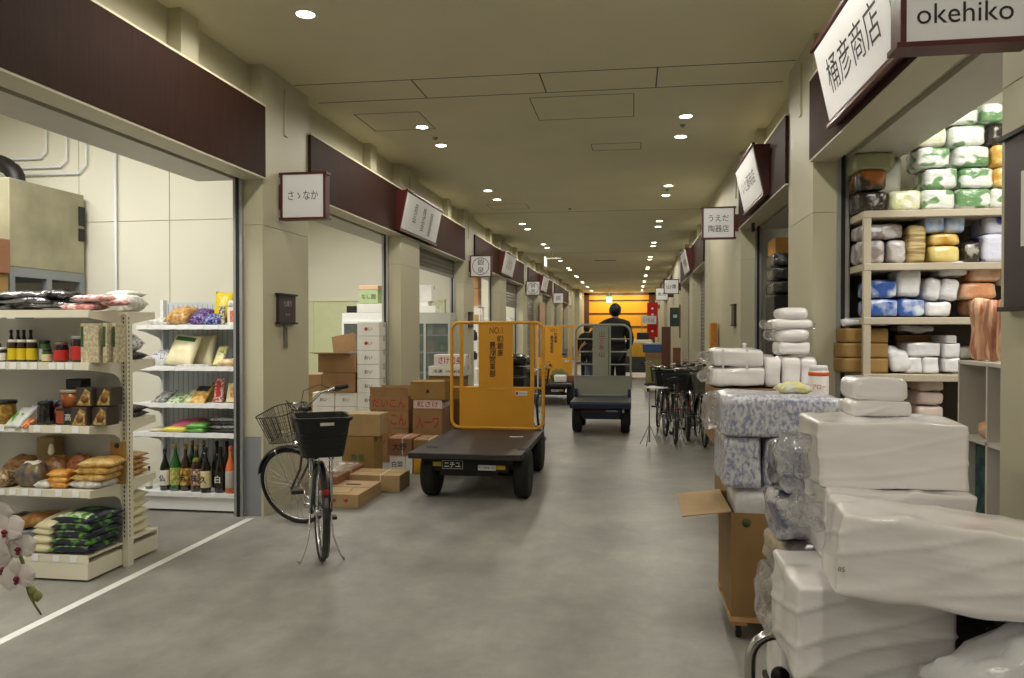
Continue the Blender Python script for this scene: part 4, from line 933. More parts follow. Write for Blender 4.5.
# sake
z = 0.172; gs = 'sake bottles on the bottom shelf'
for lab, px, y, r_, h_, gl, cp, lb, lt, nk, lc in (
    ('small clear bottle of sake at the left end', 141, 6.45, .03, .2, M('grey_glass', (120, 124, 120), 0.15), BLK, WHL, None, None, None),
    ('dark with white label and bold black character, left of the green one', 159, 6.42, .043, .37, DKG, BLK, WHL, '仏', None, None),
    ('green glass bottle with green and cream label', 169.5, 6.42, .046, .42, GRG, GOLDC, pmat('green_cream_lab', (120, 150, 60), (210, 190, 120), vs=20, bump=0), None, None, None),
    ('dark bottle with a gold and brown label, right of the green one', 179, 6.43, .045, .41, BRG, GOLDC, pmat('gold_brown_lab', (150, 96, 40), (206, 190, 90), vs=14, bump=0), '玄', None, None),
    ('dark bottle with green neck label and white oval mark', 190.5, 6.42, .05, .41, BRG, GOLDC, pmat('white_red_lab', (206, 196, 180), (140, 80, 50), vs=18, bump=0), '甘', M('neck_green', (120, 130, 40), 0.5), None),
    ('black bottle with a tall cream label in the front row', 203, 6.36, .043, .40, DKG, BLK, CREAMC, '久', None, None),
    ('black bottle with a huge white character', 215, 6.40, .05, .40, DKG, BLK, None, '白', None, WHL),
    ('orange bottle with white label panel at the right end', 226.5, 6.37, .043, .41, M('orange_bottle', (214, 110, 54), 0.3), M('orange_cap', (204, 90, 40), 0.4), M('grey_white_label', (180, 176, 170), 0.5), None, None, None)):
    o = bottle('sake bottle, ' + lab, (hx(px), y, z), r_, h_, gl, cp, lb, lt, gs, lc, nk)
for i, px in enumerate((175, 187, 200, 210, 221)):
    bottle('dark sake bottle in the back row, %s from the left' % ORD[i], (hx(px), 6.60, z), .043, .42, DKG if i else GRG, GOLDC if i < 2 else BLK, group='sake bottles in the back row')

# big metal cabinet on a frame, hose, boxes at the far left
t = thing('cold_storage_cabinet', 'large beige metal cabinet raised on a grey frame in the first shop', 'cabinet', (-5.75, 6.38, 0))
obj('body', G().b(-0.52, 0.52, -0.46, 0.46, 2.14, 2.90, 0.01), M('worn_beige_metal', (158, 154, 128), 0.5, 0.15, var=0.22, vs=3, detail=8), t)
obj('hinge', G().b(0.521, 0.53, 0.38, 0.46, 2.6, 2.78).b(0.521, 0.53, 0.38, 0.46, 2.45, 2.57), DARKGAP, t)
FR = M('grey_steel_frame', (140, 146, 152), 0.45, 0.3)
obj('frame', G().b(-0.52, 0.52, -0.46, -0.40, 2.06, 2.14).b(-0.52, 0.52, 0.40, 0.46, 2.06, 2.14).b(0.46, 0.52, -0.40, 0.40, 2.06, 2.14).b(-0.52, -0.46, -0.40, 0.40, 2.06, 2.14), FR, t)
for x in (-0.49, 0.49):
    for y in (-0.43, 0.0, 0.43): obj('leg', G().b(x - 0.03, x + 0.03, y - 0.03, y + 0.03, 0, 2.06), FR, t)
obj('shelf', G().b(-0.5, 0.5, -0.44, 0.44, 1.55, 1.58), FR, t)
for i, (x, y, m_) in enumerate(((-5.45, 6.1, DARKP), (-5.45, 6.6, DARKP), (-5.9, 6.15, OCHRE))):
    one('storage_crate', G().soft(0.36, 0.34, 0.3, 0.02, 4, 0.004, 6, i), m_, 'dark bundle on the frame under the beige cabinet, %s' % ('near the camera', 'by the wall', 'deeper inside')[i], 'bundle', (x, y, 1.58))
rack('low dark rack with boxes left of beige cabinet', -5.87, -5.13, 5.40, 5.86, [0.6, 1.2, 1.88])
carton('orange brown box high on the rack left of the beige cabinet', -5.56, -5.15, 5.44, 0.4, 2.072, 2.36, RED, text='柿', tsize=0.12)
carton('tan box under the orange brown one left of the beige cabinet', -5.58, -5.17, 5.44, 0.4, 1.882, 2.07, OCHRE, text='梨', tsize=0.12)
g = G(); pts = [(-7.0, 6.7, 3.15), (-6.5, 6.6, 3.2), (-6.0, 6.5, 3.19), (-5.76, 6.46, 3.14), (-5.62, 6.43, 3.05), (-5.57, 6.42, 2.90)]
hp = []
for i in range(len(pts) - 1):
    for k in range(4): hp.append(Vector(pts[i]).lerp(Vector(pts[i + 1]), k / 4))
hp.append(Vector(pts[-1])); g.tube(hp, [0.07 + 0.008 * (i % 2) for i in range(len(hp))], 12)
one('air_hose', g, BLK, 'thick black ribbed hose coming down onto the beige cabinet', 'hose')

# orchid by the camera
t = thing('orchid', 'white orchid spray with dark red centres hanging in at the lower left corner', 'flower', (-1.55, 1.55, 0))
PET = M('white_petal', (236, 226, 224), 0.55, var=0.06, vs=20); LIP = M('dark_red_lip', (120, 24, 50), 0.5); STEM = M('green_stem', (110, 122, 60), 0.5, var=0.1)
obj('pot', G().lathe([(0.10, 0), (0.13, 0.02), (0.15, 0.6), (0.16, 0.62), (0.14, 0.62), (0.13, 0.58)], 24), M('ceramic_pot', (196, 190, 178), 0.3), t)
st = [(0, 0, 0.6), (-0.02, 0.0, 0.9), (-0.03, 0.0, 1.15), (0.02, 0, 1.27), (0.10, 0, 1.26), (0.17, -0.01, 1.17), (0.215, -0.01, 1.09), (0.24, -0.02, 1.02), (0.255, -0.02, 0.995), (0.27, -0.02, 0.975)]
obj('stem', G().tube(st, [0.004] * 7 + [0.003, 0.0025, 0.002], 8), STEM, t)
lg = G()
for a in (1.3, 1.9): lg.pillow(0.07, 0.2, 0.01, 1, Matrix.Translation((0.0, 0, 0.62)) @ Matrix.Rotation(a, 4, 'Z') @ Matrix.Rotation(R(30), 4, 'X') @ Matrix.Translation((0, 0.1, 0)))
obj('leaf', lg, M('orchid_leaf', (60, 96, 44), 0.4), t)
def petal(g, T, w_, l_):
    n = 6; vs = []; fs = []
    for i in range(n + 1):
        for j in range(-2, 3):
            v = i / n; ww = w_ / 2 * math.sin(math.pi * min(1, 0.12 + v * 0.88)) ** 0.6
            vs.append((ww * j / 2, v * l_, 0.12 * l_ * math.sin(v * 2.4) - 0.2 * abs(j / 2) ** 2 * w_ * 0.3))
    for i in range(n):
        for j in range(4): a = i * 5 + j; fs.append((a, a + 1, a + 6, a + 5))
    k = len(vs); vs += [(x, y, z_ - 0.0012) for x, y, z_ in vs]; fs += [tuple(reversed([q + k for q in f])) for f in fs]
    g.poly(vs, fs, T=T)
for i, (x, z_, s_, tx, tz_) in enumerate(((0.168, 1.20, .036, 10, 0), (0.198, 1.162, .038, -12, 25), (0.168, 1.125, .036, 8, -15), (0.226, 1.125, .035, -4, 15), (0.196, 1.082, .038, 5, -10), (0.232, 1.065, .036, 0, 12))):
    B = Matrix.Translation((x, -0.03 - 0.006 * (i % 3), z_)) @ Matrix.Rotation(R(90 + tx), 4, 'X') @ Matrix.Rotation(R(tz_), 4, 'Z')
    g = G()
    for a, w_, l_ in ((90, 1.7, 1.25), (-90, 1.7, 1.25), (0, 1.0, 1.15), (125, 0.95, 1.1), (-125, 0.95, 1.1)):
        petal(g, B @ Matrix.Rotation(R(a), 4, 'Z'), s_ * w_ * 0.8, s_ * l_)
    b0 = obj('blossom', g, PET, t, smooth=True)
    g = G(); g.lathe([(0, 0), (0.004, 0.002), (0.006, 0.006), (0.003, 0.012), (0, 0.013)], 10, B @ Matrix.Translation((0, -0.004, 0))); g.lathe([(0, 0), (0.0035, 0.003), (0.004, 0.008), (0, 0.011)], 8, B @ Matrix.Translation((0, -0.012, 0.002)))
    obj('lip', g, LIP, b0)
g = G()
for x, z_ in ((0.240, 1.022), (0.254, 1.012)): g.lathe([(0, -0.013), (0.008, -0.006), (0.010, 0.002), (0.006, 0.011), (0, 0.014)], 10, Matrix.Translation((x, -0.012, z_)))
obj('bud', g, M('green_bud', (150, 150, 86), 0.5), t)

# ================================================================ TURRET CARTS
YPAINT = M('orange_yellow_paint', (226, 160, 40), 0.38, var=0.05, vs=3, coat=0.2)
BEDM = M('worn_black_bed', (40, 36, 37), 0.5, var=0.35, vs=7, bump=0.1, bs=30)
CHAS = M('black_chassis', (22, 21, 21), 0.5, 0.2, var=0.2, vs=6)
NAVY = M('dark_blue_paint', (20, 34, 66), 0.4, var=0.1, vs=4)
GRAYP = M('grey_green_paint', (150, 152, 140), 0.42, var=0.05, vs=4)
BEDB = M('worn_grey_bed', (58, 62, 66), 0.55, var=0.25, vs=7)
def rounded_frame(hw, z0, z1, r, y=0.0, n=6):
    pts = []
    for cxs, cz, a0 in ((hw - r, z1 - r, 0), (-(hw - r), z1 - r, 90), (-(hw - r), z0 + r, 180), (hw - r, z0 + r, 270)):
        for k in range(n + 1):
            a = R(a0 + 90 * k / n); pts.append((cxs + r * math.cos(a), y, cz + r * math.sin(a)))
    return pts
def wheel(t, x, y, r, w_, name='wheel'):
    T = Matrix.Translation((x, y, r)) @ Matrix.Rotation(R(90), 4, 'Y')
    g = G(); g.lathe([(r * 0.6, -w_ / 2), (r * 0.9, -w_ / 2), (r * 0.99, -w_ * 0.36), (r, -w_ * 0.2), (r, w_ * 0.2), (r * 0.99, w_ * 0.36), (r * 0.9, w_ / 2), (r * 0.6, w_ / 2)], 28, T)
    o = obj(name, g, RUB, t)
    g = G(); g.lathe([(0.0, -w_ * 0.4), (r * 0.25, -w_ * 0.42), (r * 0.3, -w_ * 0.3), (r * 0.58, -w_ * 0.34), (r * 0.6, -w_ * 0.44), (r * 0.6, w_ * 0.44), (r * 0.58, w_ * 0.34), (r * 0.3, w_ * 0.3), (0, w_ * 0.42)], 24, T)
    obj('rim', g, STEEL, o); return o
def turret_cart(label, loc, kind, rz=0.0):
    yel = kind != 'blue'
    t = thing('turret_cart', label, 'cart', loc, rz)
    paint = YPAINT if yel else GRAYP; ch = CHAS if yel else NAVY; bed = BEDM if yel else BEDB
    hb = 0.535 if yel else 0.465; zb = 0.46 if yel else 0.50; Lb = 1.86 if yel else 1.25; gy = 1.78 if yel else 1.05
    obj('load_bed', G().b(-hb, hb, 0, Lb, zb - 0.055, zb, 0.008), bed, t)
    if not yel:
        obj('bed_bumper', G().b(-hb, hb, -0.02, 0.03, zb - 0.10, zb - 0.02, 0.01), NAVY, t)
        for s in (-1, 1): obj('corner_post', G().b(s * (hb - 0.03) - 0.025, s * (hb - 0.03) + 0.025, gy - 0.13, gy - 0.02, zb, zb + 0.13, 0.008), NAVY, t)
    g = G(); cw = hb - 0.09
    P = [(-cw - 0.03, zb - 0.055), (cw + 0.03, zb - 0.055), (cw - 0.04, zb - 0.10), (cw - 0.06, 0.27), (-cw + 0.06, 0.27), (-cw + 0.04, zb - 0.10)]
    g.prism(P, 0.05, Matrix.Translation((0, 0.16, 0)))
    g.b(-0.28, 0.28, 0.2, 2.6 if yel else 2.0, 0.22, zb - 0.056)
    obj('chassis', g, ch, t)
    obj('axle', G().cyl((-hb + 0.06, 0.36, 0.23), (hb - 0.06, 0.36, 0.23), 0.03), CHAS, t)
    wo = 0.055 if yel else 0.0
    wheel(t, -hb + 0.09 + wo, 0.36, 0.235, 0.14); wheel(t, hb - 0.09 + wo, 0.36, 0.235, 0.14)
    wheel(t, -hb + 0.09, Lb - 0.05, 0.235, 0.16); wheel(t, hb - 0.09, Lb - 0.05, 0.235, 0.16)
    hw = hb - 0.005 if yel else 0.455
    zt = 1.685
    o = obj('guard_frame', G().tube(rounded_frame(hw, zb + 0.02, zt, 0.09 if yel else 0.15, gy), 0.019, 10, closed=True), paint, t)
    if yel:
        g = G()
        for x in (-0.415, 0.405): g.b(x - 0.02, x + 0.02, gy - 0.015, gy + 0.015, zb, zt)
        g.cyl((-hw, gy, 0.94), (hw, gy, 0.94), 0.013, 10)
        obj('guard_bar', g, paint, t)
        for x in (0.47,): obj('guard_bar', G().b(x - 0.007, x + 0.007, gy - 0.007, gy + 0.007, 0.94, zt - 0.02), WHITE, t)
        obj('guard_panel', G().b(-0.415, 0.405, gy - 0.012, gy + 0.012, zb, 0.935, 0.003), paint, t)
        obj('guard_plate', G().b(-0.215, 0.185, gy - 0.012, gy + 0.012, 0.94, zt, 0.003), paint, t)
        PI_ = M('dark_brown_lettering', (70, 34, 22), 0.5)
        yy = gy - 0.0135
        txt('NO.1', 0.105, PI_, t, (-0.01, yy, 1.595), width=0.15)
        for col, x, z0, z1 in (('㈱銀泉', 0.04, 1.54, 1.30), ('豊洲営業部', -0.05, 1.47, 1.06)):
            n = len(col); st_ = (z0 - z1) / n
            for i, c in enumerate(col): txt(c, st_ * 1.02, PI_, t, (x, yy, z0 - st_ * (i + 0.5)), width=0.072, bold=0.02)
        bd = obj('maker_badge', G().b(0.21, 0.35, gy - 0.015, gy - 0.0125, 0.855, 0.905), WHITE, t)
        obj('badge_mark', G().b(0.218, 0.245, gy - 0.017, gy - 0.015, 0.863, 0.897), M('badge_red', (170, 40, 60), 0.5), t); txt('Nichiyu', 0.028, M('badge_blue', (40, 50, 90), 0.5), t, (0.297, gy - 0.0155, 0.88), width=0.085)
        yf = 0.158
        obj('number_plate', G().b(-0.245, -0.045, yf - 0.006, yf, 0.292, 0.372, 0.004), M('plate_white_rim', (200, 200, 200), 0.5), t)
        obj('number_plate_face', G().b(-0.24, -0.05, yf - 0.008, yf - 0.005, 0.297, 0.367), BLK, t)
        txt('ニチユ', 0.062, WHITE, t, (-0.145, yf - 0.009, 0.332), width=0.155, bold=0.03)
        obj('reflector', G().b(-0.335, -0.25, yf - 0.006, yf, 0.315, 0.355, 0.003), M('yellow_reflector', (206, 180, 40), 0.3), t)
        obj('reflector', G().b(0.275, 0.36, yf - 0.006, yf, 0.295, 0.335, 0.003), M('yellow_reflector'), t)
        obj('fleet_label', G().b(0.10, 0.27, yf - 0.006, yf, 0.285, 0.335, 0.002), WHITE, t); txt('ﾄﾖｽ-銀泉 722', 0.026, INK, t, (0.185, yf - 0.0065, 0.31), width=0.15)
        obj('paper_scrap', G().box((0.31, 1.2, zb + 0.002), (0.14, 0.05, 0.002), rz=0.2), WHITE, t)
    else:
        obj('guard_panel', G().b(-0.445, 0.455, gy - 0.012, gy + 0.012, zb, 0.83, 0.003), paint, t)
        obj('guard_plate', G().b(-0.17, 0.09, gy - 0.012, gy + 0.012, 0.847, zt, 0.003), paint, t)
        g = G(); g.b(0.10, 0.13, gy - 0.015, gy + 0.015, 0.83, zt)
        for z in (1.03, 1.24, 1.45): g.cyl((-hw, gy, z), (-0.17, gy, z), 0.012); g.cyl((0.13, gy, z), (hw, gy, z), 0.012)
        obj('guard_bar', g, paint, t)
        obj('edge_rail', G().b(-0.455, 0.455, gy - 0.02, gy + 0.02, 0.825, 0.845), paint, t)
        for i, c in enumerate('山三秋山'): txt(c, 0.105, M('faded_red_lettering', (150, 60, 56), 0.6), t, (-0.02, gy - 0.0135, 1.53 - 0.11 * i), width=0.085, bold=0.01)
        obj('reflector', G().b(-0.29, 0.29, 0.15, 0.158, 0.335, 0.37), M('dull_red_stripe', (110, 44, 34), 0.5), t)
        obj('fleet_label', G().b(0.08, 0.26, 0.145, 0.151, 0.34, 0.365), M('plate_white_rim'), t)
        obj('tail_lamp', G().b(0.33, 0.36, 0.14, 0.155, 0.33, 0.38), WHITE, t)
    # driver end: platform, drive turret with steering ring
    y0 = Lb + 0.05
    obj('driver_platform', G().b(-hb + 0.05, hb - 0.05, y0, y0 + 0.62, 0.25, 0.29, 0.006), ch, t)
    tx = -0.25 if not yel else 0.0; ty = y0 + 0.45
    g = G(); g.lathe([(0.2, 0.28), (0.22, 0.3), (0.22, 0.7), (0.16, 0.76), (0.09, 0.78), (0.09, 1.0)], 20, Matrix.Translation((tx, ty, 0))); obj('drive_turret', g, ch, t)
    g = G(); g.tube([(tx + 0.24 * math.cos(k * math.pi / 12), ty + 0.24 * math.sin(k * math.pi / 12), 1.02) for k in range(24)], 0.015, 8, closed=True)
    for a in range(3): g.cyl((tx, ty, 1.0), (tx + 0.24 * math.cos(a * 2.09), ty + 0.24 * math.sin(a * 2.09), 1.02), 0.01, 6)
    obj('steering_ring', g, CHAS, t)
    return t
turret_cart('yellow turret cart with black flat bed, nearest in the aisle, dark lettering on its guard', (-1.525, 7.02, 0), 'yellow')
turret_cart('second yellow turret cart farther back, small parcels on its bed', (-1.80, 16.4, 0), 'yellow', R(0))
turret_cart('blue turret cart with grey rounded guard, driven by a dark clothed person', (-0.475, 11.95, 0), 'blue')
one('foam_parcel', G().soft(0.26, 0.2, 0.16, 0.03, 5, 0.006, 9, 3), FOAM, 'small white parcel on the bed of the second yellow cart', 'parcel', (-1.53, 16.9, 0.462))

carton('flat red brown box on the bed of the second yellow cart', -1.42, -1.30 + 0.14, 17.2, 0.4, 0.462, 0.60, RED)
bag('green topped tan bundle behind white parcel on second yellow cart', (-1.6, 17.35, 0.462), 0.4, 0.3, 0.26, pmat('green_tan', (120, 110, 50), (70, 90, 40), vs=10), seed=4)

# ================================================================ PEOPLE
def skin(name, nodes, edges, root, mat, parent, lv=2, smooth=True):
    bm = bmesh.new(); vs = {}; ly = bm.verts.layers.skin.verify()
    for k, (p, r) in nodes.items():
        v = bm.verts.new(p); vs[k] = v; rr = r if isinstance(r, tuple) else (r, r)
        v[ly].radius = rr; v[ly].use_root = (k == root)
    for a, b_ in edges: bm.edges.new((vs[a], vs[b_]))
    me = bpy.data.meshes.new(name); bm.to_mesh(me); bm.free(); me.materials.append(mat)
    o = bpy.data.objects.new(name, me); COL.objects.link(o); o.parent = parent
    m = o.modifiers.new('skin', 'SKIN'); m.use_smooth_shade = True
    s = o.modifiers.new('sub', 'SUBSURF'); s.levels = lv; s.render_levels = lv
    return o
SKIN = M('skin', (196, 150, 122), 0.55, var=0.04)
HAIR = M('black_hair', (20, 18, 18), 0.5, var=0.3, vs=60)
JKT = M('dark_green_grey_jacket', (24, 28, 29), 0.8, var=0.15, vs=8, bump=0.2, bs=12)
TRS = M('dark_trousers', (26, 28, 32), 0.85, var=0.1, vs=8)
SHOE = M('dark_shoe', (30, 30, 32), 0.5)
def person(label, loc, rz, larm, rarm, legs=((0, 0), (0, 0)), jacket=JKT, bag_=False):
    """faces local +Y; arms given as elbow, wrist points"""
    t = thing('person', label, 'person', loc, rz)
    N = {}; E = []
    def n(k, p, r, par=None):
        N[k] = (p, r)
        if par: E.append((par, k))
    n('pel', (0, 0, 0.94), (0.15, 0.11)); n('wai', (0, 0.01, 1.1), (0.14, 0.10), 'pel'); n('che', (0, 0.0, 1.30), (0.165, 0.115), 'wai')
    n('shc', (0, -0.01, 1.41), (0.11, 0.085), 'che'); n('nek', (0, 0.0, 1.50), 0.05, 'shc'); n('hd0', (0, 0.015, 1.57), 0.07, 'nek')
    n('hd1', (0, 0.02, 1.65), (0.082, 0.095), 'hd0'); n('hd2', (0, 0.01, 1.71), (0.06, 0.075), 'hd1')
    for s, sd, arm in ((-1, 'l', larm), (1, 'r', rarm)):
        n('sh' + sd, (s * 0.19, -0.01, 1.39), 0.06, 'shc'); n('el' + sd, arm[0], 0.042, 'sh' + sd); n('wr' + sd, arm[1], 0.027, 'el' + sd)
        d = (Vector(arm[1]) - Vector(arm[0])).normalized()
        n('pa' + sd, tuple(Vector(arm[1]) + d * 0.06), (0.036, 0.018), 'wr' + sd)
        side = d.cross(Vector((0, 0, 1))).normalized() if abs(d.z) < 0.9 else Vector((0, 1, 0))
        for q, off in enumerate((-0.027, -0.009, 0.009, 0.026)):
            b0 = Vector(arm[1]) + d * 0.09 + side * off
            ln = (0.032, 0.037, 0.035, 0.028)[q]
            n('f%d' % q + sd, tuple(b0), 0.0085, 'pa' + sd); n('g%d' % q + sd, tuple(b0 + d * ln + Vector((0, 0, -0.012))), 0.008, 'f%d' % q + sd); n('h%d' % q + sd, tuple(b0 + d * ln * 1.4 + Vector((0, 0, -0.038))), 0.007, 'g%d' % q + sd)
        th = Vector(arm[1]) + d * 0.03 + side * -0.035 * s
        n('t0' + sd, tuple(th), 0.011, 'wr' + sd); n('t1' + sd, tuple(th + d * 0.035 + side * -0.015 * s), 0.009, 't0' + sd)
    for s, sd, (dy, ky) in ((-1, 'l', legs[0]), (1, 'r', legs[1])):
        n('hp' + sd, (s * 0.09, 0, 0.88), 0.09, 'pel'); n('kn' + sd, (s * 0.10, ky, 0.48), 0.058, 'hp' + sd); n('an' + sd, (s * 0.10, dy, 0.09), 0.038, 'kn' + sd); n('ft' + sd, (s * 0.11, dy + 0.13, 0.035), (0.035, 0.025), 'an' + sd)
    skin('body', N, E, 'pel', SKIN, t)
    # clothes follow the same skeleton, a little larger
    JN = {k: (N[k][0], tuple(x + 0.036 for x in (N[k][1] if isinstance(N[k][1], tuple) else (N[k][1],) * 2))) for k in ('pel', 'wai', 'che', 'shc', 'shl', 'shr', 'ell', 'elr')}
    for sd in 'lr': JN['wr' + sd] = (tuple(Vector(N['wr' + sd][0]).lerp(Vector(N['el' + sd][0]), 0.08)), 0.05)
    JN['hem'] = ((0, 0, 0.83), (0.17, 0.125)); JN['col'] = ((0, -0.012, 1.525), 0.075); JN['shl'] = (N['shl'][0], (0.10, 0.10)); JN['shr'] = (N['shr'][0], (0.10, 0.10)); JN['ell'] = (N['ell'][0], (0.07, 0.07)); JN['elr'] = (N['elr'][0], (0.07, 0.07))
    skin('jacket', JN, [('hem', 'pel'), ('pel', 'wai'), ('wai', 'che'), ('che', 'shc'), ('shc', 'shl'), ('shc', 'shr'), ('shl', 'ell'), ('shr', 'elr'), ('ell', 'wrl'), ('elr', 'wrr'), ('shc', 'col')], 'pel', jacket, t)
    TN = {k: (N[k][0], tuple(x + 0.03 for x in (N[k][1] if isinstance(N[k][1], tuple) else (N[k][1],) * 2))) for k in ('pel', 'hpl', 'hpr', 'knl', 'knr', 'anl', 'anr')}
    skin('trousers', TN, [('pel', 'hpl'), ('pel', 'hpr'), ('hpl', 'knl'), ('hpr', 'knr'), ('knl', 'anl'), ('knr', 'anr')], 'pel', TRS, t)
    for s, sd in ((-1, 'l'), (1, 'r')):
        p = N['an' + sd][0]; obj('shoe', G().soft(0.10, 0.27, 0.095, 0.04, 5, 0.002, 6, 1, Matrix.Translation((p[0] + s * 0.005, p[1] + 0.06, 0.0))), SHOE, t)
    # head: hair cap, ears, nose
    g = G(); bmt = bmesh.new(); bmesh.ops.create_uvsphere(bmt, u_segments=24, v_segments=16, radius=1)
    for v in bmt.verts:
        v.co = Vector((v.co.x * 0.104, v.co.y * 0.118 + 0.0, v.co.z * 0.122))
        if v.co.y > 0.02 and v.co.z < 0.045: v.co.y = 0.02 + (v.co.y - 0.02) * 0.15; v.co.x *= 0.93
        v.co += v.co.normalized() * 0.006 * noise.noise(v.co * 40)
    g.merge(bmt, Matrix.Translation((0, -0.004, 1.655))); obj('hair', g, HAIR, t, smooth=True)
    for s in (-1, 1): obj('ear', G().lathe([(0.004, -0.02), (0.016, -0.012), (0.02, 0.005), (0.012, 0.022), (0.003, 0.026)], 10, Matrix.Translation((s * 0.095, 0.015, 1.635)) @ Matrix.Scale(0.5, 4, (1, 0, 0))), SKIN, t)
    obj('nose', G().lathe([(0.014, -0.02), (0.016, -0.01), (0.006, 0.02)], 8, Matrix.Translation((0, 0.118, 1.625))), SKIN, t)
    for s in (-1, 1): obj('eye', G().lathe([(0.001, -0.004), (0.009, 0), (0.001, 0.004)], 8, Matrix.Translation((s * 0.03, 0.112, 1.65))), INK, t)
    obj('mouth', G().b(-0.02, 0.02, 0.10, 0.112, 1.585, 1.592, 0.003), M('lip_pink', (160, 96, 88), 0.5), t)
    return t
person('person in dark jacket seen from behind, standing on the blue cart, left arm stretched out', (-0.29, 13.62, 0.29), 0.0,
       ((-0.37, 0.0, 1.25), (-0.53, 0.05, 1.07)), ((0.27, 0.06, 1.13), (0.20, 0.22, 0.97)))
person('person in dark clothes walking away far down the aisle, seen through the blue cart guard', (-1.43, 25.0, 0), 0.1, ((-0.25, -0.05, 1.13), (-0.27, 0.08, 0.9)), ((0.25, 0.05, 1.13), (0.24, 0.2, 0.92)),
       legs=((0.28, 0.16), (-0.22, 0.0)), jacket=M('black_coat', (24, 24, 30), 0.8))

# ================================================================ BICYCLES
FRM = M('black_enamel', (30, 30, 34), 0.25, coat=0.4)
def spoked_wheel(t, T, r=0.335, sp_n=28, name='wheel'):
    """axle along local Y"""
    A = lambda rr, k, n, y=0.0: T @ Vector((rr * math.cos(2 * math.pi * k / n), y, rr * math.sin(2 * math.pi * k / n)))
    g = G(); g.tube([A(r - 0.018, k, 40) for k in range(40)], 0.0185, 8, closed=True); o = obj(name, g, RUB, t)
    g = G(); g.tube([A(r - 0.040, k, 40) for k in range(40)], 0.009, 6, closed=True); obj('rim', g, CHROME, o)
    g = G()
    for k in range(sp_n):
        s = 1 if k % 2 else -1
        g.tube([T @ Vector((0.02 * math.cos(2 * math.pi * (k + 4 * s) / sp_n), s * 0.03, 0.02 * math.sin(2 * math.pi * (k + 4 * s) / sp_n))), A(r - 0.045, k, sp_n)], 0.0016, 4, cap=False)
    g.tube([T @ Vector((0, -0.05, 0)), T @ Vector((0, 0.05, 0))], 0.022, 10); obj('spokes', g, CHROME, o)
    return o
def arc(T, r, a0, a1, n=16): return [T @ Vector((r * math.cos(R(a0 + (a1 - a0) * k / n)), 0, r * math.sin(R(a0 + (a1 - a0) * k / n)))) for k in range(n + 1)]
def fender(g, T, r, a0, a1, w_=0.05, n=18):
    vs = []; fs = []
    for k in range(n + 1):
        a = R(a0 + (a1 - a0) * k / n)
        for y, dr in ((-w_ / 2, -0.014), (-w_ / 4, 0), (w_ / 4, 0), (w_ / 2, -0.014)): vs.append(((r + dr) * math.cos(a), y, (r + dr) * math.sin(a)))
    for k in range(n):
        for j in range(3): q = 4 * k + j; fs.append((q, q + 1, q + 5, q + 4))
    g.poly(vs, fs, T=T); m = len(vs); g.poly([(x * 0.994, y, z * 0.994) for x, y, z in vs], [tuple(reversed(f)) for f in fs], T=T)
def wire_basket(T, w0, l0, w1, l1, h, m, parent, name='front_basket', step=0.02, solid=False):
    """open basket; bottom l0 x w0, top l1 x w1 ; local x along length"""
    g = G()
    def ring(f, rr):
        a, b_ = (l0 + (l1 - l0) * f) / 2, (w0 + (w1 - w0) * f) / 2
        pts = [];
        for sx, sy, a0 in ((1, 1, 0), (-1, 1, 90), (-1, -1, 180), (1, -1, 270)):
            for k in range(4):
                an = R(a0 + 30 * k); rc = min(a, b_) * 0.45
                pts.append(T @ Vector((sx * (a - rc) + rc * math.cos(an), sy * (b_ - rc) + rc * math.sin(an), h * f)))
        return pts
    R0, R1 = ring(0, 0), ring(1, 0)
    g.tube(R0, 0.003, 5, closed=True); g.tube(R1, 0.0055, 6, closed=True)
    for f in ((0.25, 0.5, 0.75) if not solid else ()): g.tube(ring(f, 0), 0.0018, 4, closed=True)
    n = 16
    for k in range(n):
        a, b_ = R0[k], R0[(k + 1) % n]; c, d = R1[k], R1[(k + 1) % n]
        m_ = max(1, int((d - c).length / step))
        for q in range(m_): f = q / m_; g.tube([a.lerp(b_, f), c.lerp(d, f)], 0.0026, 4, cap=False)
    for k in range(-4, 5):
        y = k * w0 / 9; g.tube([T @ Vector((-l0 / 2, y, 0)), T @ Vector((l0 / 2, y, 0))], 0.0018, 4, cap=False)
    return obj(name, g, m, parent)
def tub_basket(T, w0, l0, w1, l1, h, m, parent, name='rear_basket', label_m=None):
    g = G(); th = 0.006
    def ring(f, i=0):
        a, b_ = (l0 + (l1 - l0) * f) / 2 - i * th, (w0 + (w1 - w0) * f) / 2 - i * th; pts = []
        for sx, sy, a0 in ((1, 1, 0), (-1, 1, 90), (-1, -1, 180), (1, -1, 270)):
            for k in range(4):
                an = R(a0 + 30 * k); rc = 0.045
                pts.append(T @ Vector((sx * (a - rc) + rc * math.cos(an), sy * (b_ - rc) + rc * math.sin(an), h * f)))
        return pts
    prof = [(0, 0), (0.06, 0), (0.9, 0), (0.91, -2.2), (1.0, -2.2), (1.0, 1), (0.08, 1)]
    rings = [[g.bm.verts.new(p) for p in ring(f, i)] for f, i in prof]
    for A, B in zip(rings, rings[1:]):
        for k in range(16): g.bm.faces.new([A[k], A[(k + 1) % 16], B[(k + 1) % 16], B[k]])
    g.bm.faces.new(rings[0][::-1]); g.bm.faces.new(rings[-1])
    o = obj(name, g, m, parent)
    g = G()
    for f in (0.2, 0.33, 0.46, 0.59): g.tube(ring(f, -0.5), 0.004, 4, closed=True)
    obj('basket_ribs', g, m, o)
    return o
